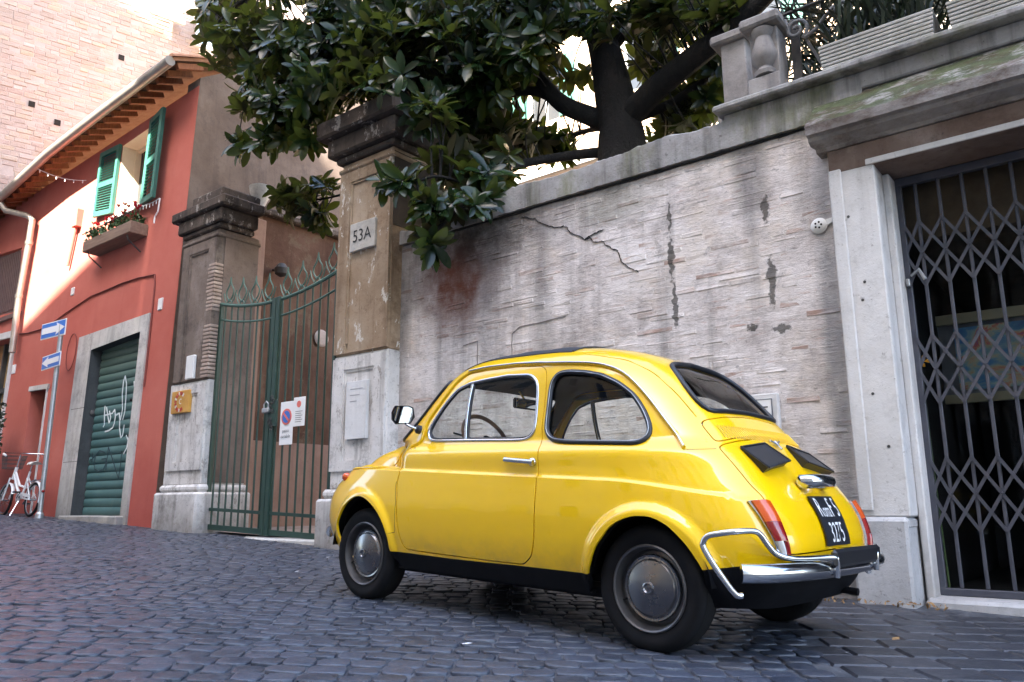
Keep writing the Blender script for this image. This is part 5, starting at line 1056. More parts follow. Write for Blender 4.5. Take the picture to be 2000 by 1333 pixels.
def surfn(V2,e=.0015):
    a=surfpt(np.stack([np.clip(V2[:,0]+e,0,UMAX),V2[:,1]],1))-surfpt(np.stack([np.clip(V2[:,0]-e,0,UMAX),V2[:,1]],1))
    b_=surfpt(np.stack([V2[:,0],np.clip(V2[:,1]+e,0,VMAX)],1))-surfpt(np.stack([V2[:,0],np.clip(V2[:,1]-e,0,VMAX)],1))
    n=np.cross(a,b_); n/=np.linalg.norm(n,axis=1)[:,None]+1e-12
    c=surfpt(V2)-np.array([.85,0,.55]); n*=np.where((n*c).sum(1)<0,-1,1)[:,None]
    n[V2[:,0]<1e-6,1]=0; n[V2[:,0]>UMAX-1e-6,1]=0; n/=np.linalg.norm(n,axis=1)[:,None]+1e-12; return n
P3=surfpt(V2); N3=surfn(V2)
cent=np.array([V2[list(f)].mean(0) for f in F2]); reg=np.zeros(len(F2),int)   # 0 shell
REG={'front_window':-1,'quarter_window':-2,'rear_window':-3,'windscreen':-4,'front_arch':-9,'rear_arch':-9,'door':1,'engine_lid':2,'vent_panel':3,'bonnet':4}
for nm in ('door','engine_lid','vent_panel','bonnet'):
    o_=inpoly(GP[nm][1],cent); i_=inpoly(GP[nm][0],cent); reg[o_]=-8; reg[i_]=REG[nm]
for nm in ('front_window','quarter_window','rear_window','windscreen','front_arch','rear_arch'): reg[inpoly(POL[nm],cent)]=REG[nm]
vsil=np.interp(cent[:,0],sil[:,0],sil[:,1],left=-1); low=(cent[:,1]<vsil)&(reg==0); reg[low]=5
def panel(name,idx,mat,mirror='none',flange=.013,off=0.,glass=False,parent=car,flip=False):
    """surface patch with analytic normals; mirror: 'none' left side, 'right' mirrored only, 'both'"""
    fs=[F2[i] for i in idx]; used=sorted({v_ for f in fs for v_ in f}); mp={v_:k for k,v_ in enumerate(used)}
    A=P3[used]+N3[used]*off; Nn=N3[used]; tri=[[mp[a] for a in f] for f in fs]
    # orient outward
    out=[]
    for t_ in tri:
        n=np.cross(A[t_[1]]-A[t_[0]],A[t_[2]]-A[t_[0]]); out.append(t_ if np.dot(n,Nn[t_[0]])>0 else t_[::-1])
    ec={}
    for t_ in out:
        for a,b_ in zip(t_,t_[1:]+t_[:1]):
            if (b_,a) in ec: del ec[(b_,a)]
            else: ec[(a,b_)]=1
    U_=V2[used][:,0]
    be=[(a,b_) for a,b_ in ec if not ((U_[a]<1e-6 and U_[b_]<1e-6) or (U_[a]>UMAX-1e-6 and U_[b_]>UMAX-1e-6))] if flange else []
    VV=[];FF=[];LN=[]
    def emit(sgn):
        b0=len(VV); m=np.array([1,sgn,1.]); VV.extend((A*m).tolist()); NN=Nn*m
        for t_ in out:
            q=t_ if sgn>0 else t_[::-1]; FF.append([b0+i for i in q]); LN.extend([NN[i] for i in q])
        if be:
            b1=len(VV); bv=sorted({x for e in be for x in e}); bm_={x:k for k,x in enumerate(bv)}
            VV.extend((A[bv]*m).tolist()); VV.extend(((A[bv]-Nn[bv]*flange)*m).tolist()); k_=len(bv)
            for a,b_ in be:
                q=[b1+bm_[a],b1+bm_[a]+k_,b1+bm_[b_]+k_,b1+bm_[b_]]
                if sgn<0: q=q[::-1]
                p=[np.array(VV[i]) for i in q]; n=np.cross(p[1]-p[0],p[2]-p[0]); n/=np.linalg.norm(n)+1e-12; FF.append(q); LN.extend([n]*4)
    if mirror in ('none','both'): emit(1)
    if mirror in ('right','both'): emit(-1)
    me=bpy.data.meshes.new(name); me.from_pydata(VV,[],FF); me.materials.append(mat); me.polygons.foreach_set('use_smooth',[True]*len(FF)); me.normals_split_custom_set([tuple(n) for n in LN]); me.update()
    o=link(name,me,parent); ORI[o]=np.zeros(3); return o
ix=lambda r:np.where(reg==r)[0]
shell=panel('body_shell',ix(0),M_yel,'both'); panel('sill',ix(5),M_sill,'both',flange=.03)
doorL=panel('door',ix(1),M_yel,'none'); doorR=panel('door',ix(1),M_yel,'right')
lid=panel('engine_lid',ix(2),M_yel,'both'); ventp=panel('vent_panel',ix(3),M_yel,'both',off=.001); bonnet=panel('bonnet',ix(4),M_yel,'both',off=.003)
for rr_,nm,par in ((-1,'window_glass',(doorL,doorR)),(-2,'quarter_glass',(car,car))):
    panel(nm,ix(rr_),M_cgl,'none',0,-.008,parent=par[0]); panel(nm,ix(rr_),M_cgl,'right',0,-.008,parent=par[1])
panel('rear_glass',ix(-3),M_cgl,'both',0,-.006); panel('windscreen',ix(-4),M_cgl,'both',0,-.006)
# inner skins so that the car is not hollow yellow inside
inn=np.where(((reg==0)|(reg==1))&(cent[:,1]>toV(1.165)))[0]; panel('headliner',inn,M_int,'both',0,-.028)
inn=np.where(((reg==1)|(reg==0)|(reg==3))&(cent[:,1]<toV(.84))&(cent[:,1]>toV(.30))&(cent[:,0]>toU(.8))&(cent[:,0]<toU(2.35)))[0]; [panel('inner_trim',inn,M_int,k,0,-.05) for k in ('none','right')]
inn=np.where((reg==0)&(cent[:,1]>toV(.80))&(cent[:,1]<toV(1.17)))[0]; panel('pillar_trim',inn,M_int,'both',0,-.022)
# arches: dark liners
for cx0,cz0,a_,b__,nm in ((0.005,.24,.285,.30,'wheel_liner'),(1.835,.24,.285,.325,'wheel_liner')):
    for sg in (1,-1):
        mb=MB(); Vv=[]
        for yv in (.645,.40):
            for i in range(17): an=math.pi*(.03+.94*i/16); Vv.append((cx0+a_*math.cos(an),sg*yv*(1 if yv<.5 else .97),cz0+b__*math.sin(an)))
        mb.add(Vv,[(i,i+1,18+i,17+i) for i in range(16)]+[tuple(range(17,34))]); mb.build(nm,M_sill,car,recalc=False)
MB().box(-.22,2.15,-.57,.57,.172,.235,.02).build('floor_pan',M_sill,car); MB().box(-.40,.28,-.34,.34,.215,.55,.06).build('engine_bay',M_sill,car)
MB().box(.25,1.6,-.54,.54,.236,.29).build('cabin_floor',M_int,car)
MB().box(-.15,.42,-.5,.5,.60,.78,.03).build('rear_bench',M_seat,car)
# seam lines pressed in the skin
def on_surf(L,off=0.,sgn=1,st=.02,closed=False,sm=1):
    Q=resample(uv(L),st,closed); Q=smoothp(Q,closed,sm); Q[:,0]=np.clip(Q[:,0],0,UMAX); p=surfpt(Q)+surfn(Q)*off; return p*np.array([1,sgn,1])
def loop_surf(Q,off=0.,sgn=1):
    Q=np.array(Q); Q=Q.copy(); Q[:,0]=np.clip(Q[:,0],0,UMAX); p=surfpt(Q)+surfn(Q)*off; return p*np.array([1,sgn,1])
for sg in (1,-1):
    MB().tube(on_surf(T['seam'],-.0005,sg),.0016,6).build('body_seam',M_gap,car); MB().tube(on_surf(T['fenderseam'],-.0006,sg,sm=0),.0016,6).build('body_seam',M_gap,car)
    # roof gutter with bright strip
    dpts=on_surf(T['drip'],.004,sg,.02,sm=3); MB().tube(dpts,.0085,8).build('roof_gutter',M_yel,car,smooth=60)
    MB().tube(on_surf(T['drip'][4:],.0135,sg,.02,sm=3),.0045,8).build('gutter_trim',M_chrome if True else M_rubb,car,smooth=60)
    MB().tube(on_surf(T['crease'],.0,sg,.02,sm=2),.003,6).build('roof_crease',M_yel,car,smooth=60)
    # window trims
    MB().tube(loop_surf(POL['front_window'][::2],.001,sg),.0075,8,closed=True).build('window_trim',M_chrome,doorL if sg>0 else doorR,smooth=60)
    MB().tube(loop_surf(offset(POL['front_window'][::2],-.011),-.006,sg),.007,6,closed=True).build('window_seal',M_rubb,doorL if sg>0 else doorR,smooth=60)
    MB().tube(loop_surf(offset(POL['quarter_window'][::2],-.003),.002,sg),.0125,8,closed=True).build('quarter_rubber',M_rubb,car,smooth=60)
    MB().tube(loop_surf(offset(POL['quarter_window'][::2],-.006),.0125,sg),.0024,6,closed=True).build('quarter_bead',M_steel,car,smooth=60)
    A=on_surf(T['div'],-.004,sg,.03); MB().tube(A,.009,8).build('quarterlight_bar',M_chrome,doorL if sg>0 else doorR,smooth=60); MB().tube(A+np.array([-.017,-.002*sg,0]),.006,6).build('quarterlight_seal',M_rubb,doorL if sg>0 else doorR)
    # handle
    h0=on_surf(T['handle'],.022,sg,.02); hp=MB(); hp.tube(h0,[.008,.010,.012,.013,.014,.014,.013,.012,.008][:len(h0)] if len(h0)<=9 else .012,10); hd=hp.build('door_handle',M_chrome,doorL if sg>0 else doorR,smooth=50)
    MB().tube([h0[0],on_surf(T['handle'],.0,sg,.02)[0]],.007,8).build('handle_mount',M_chrome,hd); MB().lathe([(.020,0),(.020,.012),(.014,.02),(.006,.022)],on_surf(T['handle'],.0,sg,.02)[-2],(0,sg,0),16).build('push_button',M_chrome,hd,smooth=40)
for nm,par,rad in (('rear_window','rear_rubber',.0125),('windscreen','windscreen_rubber',.012)):
    Q=POL[nm][1:-1]; L=loop_surf(Q[::2],.002,1); Rr=L[::-1]*np.array([1,-1,1]); MB().tube(np.vstack([L,Rr[1:-1]]) if abs(L[0][1])<.02 else np.vstack([L,Rr]),rad,8,closed=True).build(par,M_rubb,car,smooth=60)
# fabric roof
def roofz(x,y):
    lo,hi=.9,1.3375
    for _ in range(40):
        m=(lo+hi)/2; fr=x>XM; a=(fXF(m)-XM) if fr else (XM-fXR(m)); n=fNF(m) if fr else fNR(m); w_=fW(m)
        ins=(abs(x-XM)/a)**n+(abs(y)/w_)**n if a>1e-4 and w_>1e-4 else 9
        if ins<1: lo=m
        else: hi=m
    return lo
mb=MB(); NX,NY=26,20; X0,X1=.545,1.285; Vv=[]
for i in range(NX+1):
    for j in range(NY+1):
        x=X0+(X1-X0)*i/NX; y=-.425+.85*j/NY; z=roofz(x,y)+.005+.002*math.sin(x*30)*(abs(y)<.38); Vv.append((x,y,z))
Ff=[(i*(NY+1)+j,(i+1)*(NY+1)+j,(i+1)*(NY+1)+j+1,i*(NY+1)+j+1) for i in range(NX) for j in range(NY)]
bd=[(i,0) for i in range(NX+1)]+[(NX,j) for j in range(1,NY+1)]+[(i,NY) for i in range(NX-1,-1,-1)]+[(0,j) for j in range(NY-1,0,-1)]
bi=[i*(NY+1)+j for i,j in bd]; b0=len(Vv); Vv+= [(Vv[k][0],Vv[k][1]*1.004,Vv[k][2]-.02) for k in bi]; nb_=len(bi)
Ff+= [(bi[k],bi[(k+1)%nb_],b0+(k+1)%nb_,b0+k) for k in range(nb_)]; mb.add(Vv,Ff); mb.build('fabric_roof',M_cloth,car,smooth=50)
MB().tube([(X0-.005,y,roofz(X0-.005,y)+.003) for y in np.linspace(-.42,.42,15)],.006,8).build('fabric_roof_hem',M_cloth,car,smooth=50)
# wheels
def wheel(x,sg,name='wheel'):
    c_=(x,sg*.556,.243); ax=(0,sg,0); t=MB().lathe([(.150,-.066),(.178,-.066),(.205,-.068),(.228,-.062),(.240,-.050),(.2445,-.035),(.2455,0),(.2445,.035),(.240,.050),(.228,.062),(.212,.068),(.196,.066),(.180,.062),(.168,.058)],c_,ax,56,capends=False).build(name,M_tyre,car,smooth=40)
    for k in (-.028,-.012,.004,.020,.036): MB().lathe([(.2462,k-.0025),(.2462,k+.0025)],c_,ax,48,capends=False).build('tread_groove',M_gap,t)
    MB().lathe([(.168,.052),(.169,.062),(.164,.066),(.158,.062),(.153,.045),(.148,.020),(.140,.012),(.125,.016),(.112,.024),(.10,.020),(.03,.018)],c_,ax,56,capends=False).build('rim',M_rim,t,smooth=30)
    MB().lathe([(.127,.018),(.130,.030),(.126,.038),(.118,.036),(.112,.038),(.105,.046),(.07,.056),(.036,.062),(.026,.063),(.024,.070),(.019,.072),(.014,.066),(.006,.066),(.004,.070),(.001,.070)],c_,ax,56,capends=False).build('hubcap',M_hub,t,smooth=28)
    MB().lathe([(.15,-.06),(.15,-.02),(.02,-.02)],c_,ax,32).build('brake_drum',M_sill,t)
    MB().tube([(x+.125,sg*.57,.19),(x+.13,sg*.60,.185)],.004,6).build('valve',M_black,t)
for x in (0.,1.835):
    for sg in (1,-1): wheel(x,sg)
MB().tube([(0,-.5,.243),(0,.5,.243)],.03,8).build('axle',M_sill,car); MB().tube([(1.835,-.5,.243),(1.835,.5,.243)],.03,8).build('axle',M_sill,car)
# rear bumper, over-riders, tubes
bp=[(-.415,.660),(-.455,.628),(-.50,.55),(-.535,.42),(-.555,.28),(-.565,.12),(-.567,0)]; bp=bp+[(x,-y) for x,y in bp[::-1][1:]]
def blade(path,zc,hh,mat,name,dep=.026):
    mb=MB(); prof=[(-.004,-hh),(dep*.55,-hh*.82),(dep*.95,-hh*.35),(dep,0),(dep*.9,hh*.4),(dep*.5,hh*.86),(-.004,hh),(-.012,hh*.6),(-.012,-hh*.6)]; k=len(prof); Vv=[];Ff=[]; n=len(path)
    for i,(x,y) in enumerate(path):
        a=np.array(path[max(0,i-1)]);c2=np.array(path[min(n-1,i+1)]); tdir=c2-a; tdir/=np.linalg.norm(tdir); nn=np.array([tdir[1],-tdir[0]]); 
        if nn[0]>0 and abs(y)<.6: nn=-nn
        if np.dot(nn,np.array([x-.85,y]))<0: nn=-nn
        for dx,dz in prof: Vv.append((x+nn[0]*dx,y+nn[1]*dx,zc+dz))
    for i in range(n-1):
        for j in range(k): Ff.append((i*k+j,i*k+(j+1)%k,(i+1)*k+(j+1)%k,(i+1)*k+j))
    Ff+= [tuple(range(k)),tuple(range((n-1)*k,n*k))]; return mb.add(Vv,Ff).build(name,mat,car,smooth=50)
pf=resample(np.array(bp),.03,False); blade([tuple(p) for p in smoothp(pf,False,3)],.338,.034,M_chrome,'rear_bumper')
MB().box(-.60,-.575,-.26,.245,.345,.415,.012).build('bumper_centre',simple('dark_bumper_rubber',[(.3,(.010,.011,.013)),(.7,(.018,.018,.021))],8,.3,kind='obj'),car,smooth=30)
def catmull(Pq,n=6):
    Pq=[np.array(p,float) for p in Pq]; Pq=[2*Pq[0]-Pq[1]]+Pq+[2*Pq[-1]-Pq[-2]]; o=[]
    for i in range(1,len(Pq)-2):
        for k in range(n):
            t=k/n; a,b_,c2,d=Pq[i-1:i+3]; o.append(.5*((2*b_)+(-a+c2)*t+(2*a-5*b_+4*c2-d)*t*t+(-a+3*b_-3*c2+d)*t**3))
    o.append(Pq[-2]); return o
for sg in (1,-1):
    gp=[(-.415,.655,.262),(-.395,.672,.268),(-.335,.685,.345),(-.287,.688,.415),(-.283,.688,.440),(-.300,.686,.462),(-.335,.678,.472),(-.39,.645,.482),(-.425,.575,.484),(-.440,.548,.470),(-.455,.525,.435),(-.475,.495,.402),(-.51,.44,.386),(-.555,.30,.384),(-.585,.235,.384),(-.592,.225,.376),(-.59,.222,.31)]
    MB().tube([p*np.array([1,sg,1]) for p in catmull(gp,5)],.0115,10).build('bumper_tube',M_chrome,car,smooth=60)
# rear lamps
def lampmat(nm,col,r_=.12):
    b=NB(nm); v=b.pos('obj'); b.bump(b.noise(b.pos('obj',scale=(1,1,1)),160,2),.25,.002); return b.fin(col,r_,spec=.6,coat=.6)
M_or=lampmat('amber_lens',(.62,.085,.004)); M_rl=lampmat('red_lens',(.26,.005,.006)); M_wl=lampmat('clear_lens',(.62,.62,.60))
def surf_quad(corners,off,th,sg,mat,name,par,n=6):
    """slab hugging the skin between four (psi,z) corners"""
    c4=np.array(corners,float); Vv=[]; mb=MB()
    for o_ in (off,off-th):
        for i in range(n+1):
            for j in range(n+1):
                a,b_=i/n,j/n; q=(c4[0]*(1-a)+c4[1]*a)*(1-b_)+(c4[3]*(1-a)+c4[2]*a)*b_; Q=uv([q]); bul=.010*math.sin(math.pi*a) if o_==off else 0
                p=(surfpt(Q)+surfn(Q)*(o_+bul))[0]*np.array([1,sg,1]); Vv.append(p)
    m=(n+1)**2; Ff=[(i*(n+1)+j,(i+1)*(n+1)+j,(i+1)*(n+1)+j+1,i*(n+1)+j+1) for i in range(n) for j in range(n)]; Ff+=[tuple(m+k for k in f[::-1]) for f in Ff]
    bd=[(i,0) for i in range(n+1)]+[(n,j) for j in range(1,n+1)]+[(i,n) for i in range(n-1,-1,-1)]+[(0,j) for j in range(n-1,0,-1)]; bi=[i*(n+1)+j for i,j in bd]
    Ff+= [(bi[k],bi[(k+1)%len(bi)],m+bi[(k+1)%len(bi)],m+bi[k]) for k in range(len(bi))]
    return mb.add(Vv,Ff).build(name,mat,par,smooth=45)
for sg in (1,-1):
    lp_=surf_quad([(2.452,.588),(2.540,.588),(2.560,.398),(2.510,.398)],.010,.014,sg,M_chrome,'rear_lamp',car)
    edge=lambda t:(2.460+.056*t**1.3,2.538+.020*t)
    def seg(t0,t1,mat,nm,a0=0,a1=1):
        z=lambda t:.583-.181*t; l0,r0=edge(t0);l1,r1=edge(t1); mixf=lambda l,r,a:l+(r-l)*a
        surf_quad([(mixf(l0,r0,a0),z(t0)),(mixf(l0,r0,a1),z(t0)),(mixf(l1,r1,a1),z(t1)),(mixf(l1,r1,a0),z(t1))],.024,.016,sg,mat,nm,lp_)
    seg(0,.40,M_or,'amber_lens'); seg(.405,.76,M_rl,'red_lens'); seg(.765,1,M_wl,'clear_lens',0,.55); seg(.765,1,M_rl,'reflector',.56,1)
# engine lid furniture
def lid_frame(y,z,off=0):
    s=1 if y>=0 else -1; zz=z; w_=fW(zz); Y=min(abs(y)/w_,.999); n=fNR(zz); X=(1-Y**n)**(1/n); ps=math.atan2(Y,-X); Q=uv([(ps,zz)]); p=surfpt(Q)[0]; nn=surfn(Q)[0]; p[1]*=s; nn[1]*=s; return p+nn*off
for sg in (1,-1):   # black air scoops
    mb=MB(); a=[lid_frame(sg*.345,.798),lid_frame(sg*.115,.826),lid_frame(sg*.105,.742),lid_frame(sg*.335,.700)]; a[2]=lid_frame(sg*.095,.735); o_=[lid_frame(sg*.345,.798,.008),lid_frame(sg*.115,.826,.008),lid_frame(sg*.095,.735,.036),lid_frame(sg*.335,.700,.036)]
    mb.add(a+o_,[(4,5,6,7),(0,1,5,4),(1,2,6,5),(2,3,7,6),(3,0,4,7)]); sc_=mb.build('air_scoop',simple('satin_black_plastic',[(.3,(.007,.008,.012)),(.7,(.013,.015,.021))],8,.34,kind='obj'),lid)
    for e0,e1 in ((4,5),(5,6),(6,7),(7,4)): MB().tube([(a+o_)[e0],(a+o_)[e1]],.0055,6).build('edge_bead',MATS['satin_black_plastic'],sc_)
for k in range(45):   # louvres
    y=.355-.0160*k
    if abs(y)<-1: continue
    A=lid_frame(y,.893,.0012);B_=lid_frame(y*1.03,.842,.0012); 
    mb=MB(); d=np.array([0,.0030,0]); mb.add([A-d,A+d,B_+d,B_-d],[(0,1,2,3)]); s_=mb.build('louvre_slot',M_gap,ventp,recalc=False)
    mb=MB(); mb.tube([lid_frame(y-.0075,.895,.001),lid_frame((y-.0075)*1.03,.840,.001)],.0032,5); mb.build('louvre_lip',M_yel,ventp,smooth=60)
# emblem: small winged badge
mb=MB(); A=lid_frame(0,.822,.010); sfr=lambda y,z:lid_frame(y,z,.012)
mb.tube([sfr(-.045,.838),sfr(-.015,.828),sfr(0,.815),sfr(.015,.828),sfr(.045,.838)],.006,6); mb.tube([sfr(0,.838),sfr(0,.800)],.007,6); mb.tube([sfr(-.02,.832),sfr(.02,.832)],.005,6); mb.build('badge',M_chrome,lid,smooth=50)
# plate lamp, plate with writing
pl=MB(); pth=[(-.40,.108,.668),(-.45,.100,.672),(-.468,.06,.674),(-.472,0,.674),(-.468,-.06,.674),(-.45,-.100,.672),(-.40,-.108,.668)]
pl.tube(catmull(pth,4),[.014]+[.030]*23+[.014],12); pln=pl.build('plate_lamp',M_chrome,lid,smooth=50)
mb=MB(); NX_,NZ_=6,8; zt,zb,hy=.606,.418,.122; Vv=[]
for o_ in (.012,.006):
    for i in range(NZ_+1):
        for j in range(NX_+1):
            z=zt+(zb-zt)*i/NZ_; Vv.append(lid_frame(hy-2*hy*j/NX_,z,o_))
m=(NX_+1)*(NZ_+1); Ff=[(i*(NX_+1)+j,(i+1)*(NX_+1)+j,(i+1)*(NX_+1)+j+1,i*(NX_+1)+j+1) for i in range(NZ_) for j in range(NX_)]; Ff+=[tuple(m+k for k in f[::-1]) for f in Ff]
bd=[(i,0) for i in range(NZ_+1)]+[(NZ_,j) for j in range(1,NX_+1)]+[(i,NX_) for i in range(NZ_-1,-1,-1)]+[(0,j) for j in range(NX_-1,0,-1)]; bi=[i*(NX_+1)+j for i,j in bd]; Ff+=[(bi[k],bi[(k+1)%len(bi)],m+bi[(k+1)%len(bi)],m+bi[k]) for k in range(len(bi))]
plate=mb.add(Vv,Ff).build('number_plate',simple('black_plate',(.012,.014,.02),rough=.4,kind='obj'),lid,smooth=40)
def plate_text(s_,size,yc,zc,sx,nm):
    t=text_mesh(s_,size,(0,0,0),(1,0,0),(0,1,0),0,sx=sx); mb=MB(); mb.add([lid_frame(yc-x,zc+y,.0135) for x,y,z in t.v],t.f); mb.build(nm,M_swhite,plate,recalc=False)
plate_text('R',.105,.082,.558,.62,'plate_letter'); plate_text('oma',.075,.024,.548,.52,'plate_letter'); plate_text('F',.105,-.035,.558,.62,'plate_letter'); plate_text('5',.105,-.090,.558,.62,'plate_letter')
plate_text('3275',.108,.0,.463,.66,'plate_digits')
# lower edge of the lid: latch
MB().box(-.535,-.515,-.03,.03,.385,.405,.004).build('lid_latch',M_yel,lid)
# front: lamps, bumper, markers (facing away from the viewer)
for sg in (1,-1):
    hl=MB().lathe([(.085,-.05),(.092,0),(.088,.012)],(2.215,sg*.40,.575),(1,sg*.06,.05),28).build('headlight',M_chrome,car,smooth=40); MB().lathe([(.084,.012),(.06,.026),(.001,.032)],(2.215,sg*.40,.575),(1,sg*.06,.05),28).build('headlight_lens',M_cgl if 0 else M_wl,hl,smooth=40)
    Q=uv([(.79,.655)]); p=surfpt(Q)[0]*np.array([1,sg,1]); mk=MB().lathe([(.026,-.004),(.026,.008),(.018,.022),(.004,.028)],p,(.5,sg*.8,.3),16).build('indicator',M_or,car,smooth=40)
    Q=uv([(.96,.80)]); 
fbp=[(2.26,.545),(2.31,.52),(2.37,.45),(2.41,.28),(2.42,0)]; fbp=fbp+[(x,-y) for x,y in fbp[::-1][1:]]
blade([tuple(p) for p in smoothp(resample(np.array(fbp),.03,False),False,3)],.335,.034,M_chrome,'front_bumper')
MB().box(2.30,2.44,-.12,.12,.33,.42,.02).build('front_plate',MATS['black_plate'],car)
# door mirror
mc=np.array([1.50,.665,.985]); MIR=Matrix.Rotation(R(-14),3,'Z')
oc=[(-.062,-.030),(-.040,-.052),(.045,-.044),(.068,-.008),(.056,.044),(.030,.052),(-.050,.046),(-.066,.012)]
tf=lambda y,z,x:np.array(mc)+np.array(MIR@Vector((x,y,z)))
mb=MB(); n=len(oc); mb.add([tf(-y,z,-.012) for y,z in oc]+[tf(-y*.95,z*.95,.008) for y,z in oc]+[tf(-y*.5,z*.5,.030) for y,z in oc],[(i,(i+1)%n,n+(i+1)%n,n+i) for i in range(n)]+[(n+i,n+(i+1)%n,2*n+(i+1)%n,2*n+i) for i in range(n)]+[tuple(range(2*n,3*n))]); mir=mb.build('door_mirror',M_rubb,doorL,smooth=30)
mb=MB(); mb.add([tf(-y*.88,z*.88,-.0125) for y,z in oc],[tuple(range(n))]); mb.build('mirror_glass',simple('mirror_silver',(.75,.76,.78),rough=.02,metal=1),mir,recalc=False)
MB().tube([tf(-.02,-.045,0),(1.47,.635,.925),(1.455,.600,.915)],.007,8).build('mirror_arm',M_chrome,mir,smooth=50); MB().lathe([(.024,-.01),(.024,.008),(.012,.018)],(1.452,.590,.912),(.3,1,.2),14).build('mirror_foot',M_rubb,mir)
Q=uv([(1.06,.812),(1.04,.808)])
for q in Q: MB().lathe([(.004,-.002),(.004,.002)],surfpt(q[None])[0],(0,1,0),8).build('screw',M_steel,doorL)
# interior
MB().box(1.42,1.52,-.52,.52,.70,.80,.03).build('dashboard',M_int,car,smooth=40)
sw=MB(); cc_=np.array([1.26,.26,.86]); ax_=np.array([-.86,0,.5]); ax_/=np.linalg.norm(ax_); u_=np.array([0,1,0.]); w_=np.cross(ax_,u_)
sw.tube([cc_+(u_*math.cos(a)+w_*math.sin(a))*.165 for a in np.linspace(0,2*math.pi,33)[:-1]],.012,8,closed=True); stw=sw.build('steering_wheel',simple('tan_wheel_rim',[(.3,(.16,.075,.04)),(.7,(.22,.11,.06))],6,.45,kind='obj'),car,smooth=60)
for a in (.3,math.pi-.3): MB().bar(cc_,cc_+(u_*math.cos(a)+w_*math.sin(a))*.16,.02,.008).build('spoke',M_int,stw)
MB().lathe([(.03,-.25),(.03,0),(.035,.01),(.01,.02)],cc_-ax_*.0,tuple(ax_),16).build('column',M_int,stw)
MB().box(1.17,1.195,-.10,.10,1.055,1.115,.01,tf=lambda p:(p[0]+.015,p[1]+.02,p[2])).build('rear_view_mirror',M_int,car); MB().box(1.168,1.1695,-.09,.09,1.062,1.108,tf=lambda p:(p[0]+.013,p[1]+.02,p[2])).build('mirror_face',MATS['mirror_silver'],car)
MB().tube([(1.21,0,1.10),(1.26,0,1.16)],.006,6).build('mirror_stalk',M_yel,car)
for sg in (1,-1):
    MB().box(.78,.98,sg*.26-.22,sg*.26+.22,.36,.50,.05).build('front_seat',M_seat,car,smooth=40); MB().box(.70,.80,sg*.26-.20,sg*.26+.20,.45,.82,.04).build('seat_back',M_seat,car,smooth=40)
MB().tube([(1.50,.05,.845),(1.44,.20,.885),(1.40,.38,.905)],.005,6).build('wiper',M_black,car)
MB().tube([(-.30,-.25,.22),(-.50,-.25,.21)],.016,10).build('exhaust_pipe',M_sill,car)
# ================================================================== MAGNOLIA
b=NB('magnolia_leaf'); v=b.pos(); r_=b.rand(); top_=b.ramp(r_,[(0,(.004,.012,.005)),(.5,(.008,.022,.007)),(.85,(.016,.036,.011)),(1,(.04,.05,.012))]); bot=b.ramp(r_,[(0,(.016,.017,.007)),(.6,(.032,.028,.011)),(1,(.05,.03,.012))])
bf=b.n('ShaderNodeNewGeometry').outputs['Backfacing']; c=b.mix(bf,top_,bot); b.fin(c,b.mr(bf,0,1,.24,.6),spec=.34)
tl=b.n('ShaderNodeBsdfTranslucent'); tl.inputs[0].default_value=(.13,.17,.025,1); mx=b.n('ShaderNodeMixShader'); mx.inputs[0].default_value=.2; b.l(b.b.outputs[0],mx.inputs[1]); b.l(tl.outputs[0],mx.inputs[2]); b.l(mx.outputs[0],b.out.inputs[0]); M_leaf=b.m
M_bark=simple('magnolia_bark',[(.3,(.006,.0055,.005)),(.7,(.014,.012,.011))],7,.95,.9,25,.03,stretch=(1,1,.5))
tree=thing('magnolia_tree','dark glossy magnolia tree leaning over the garden wall and gate pillar','tree',tuple(at(1215,330,6.3)*np.array([1,1,0])+np.array([0,0,2.9])))
def limb(name,L,r,n=8,nm=None):
    pts=[at(px,py,Y) for px,py,Y in L]; pts=catmull(pts,4); m=len(pts); rad=np.interp(np.linspace(0,1,m),np.linspace(0,1,len(r)),r); o=MB().tube(pts,list(rad),n).build(name,M_bark,tree,smooth=60); return [np.array(p) for p in pts]
NODES=[]
b0=at(1215,300,6.3); base=np.array([b0[0],b0[1],2.8])
tp=[base]+[at(px,py,6.3) for px,py in ((1215,300),(1212,250),(1200,190),(1186,120),(1168,50),(1150,-60),(1135,-250),(1120,-420))]
pts=catmull(tp,4); rad=np.interp(np.linspace(0,1,len(pts)),np.linspace(0,1,9),[.29,.245,.215,.20,.17,.14,.11,.07,.03]); MB().tube(pts,list(rad),14).build('trunk',M_bark,tree,smooth=60); NODES+=pts[12:]
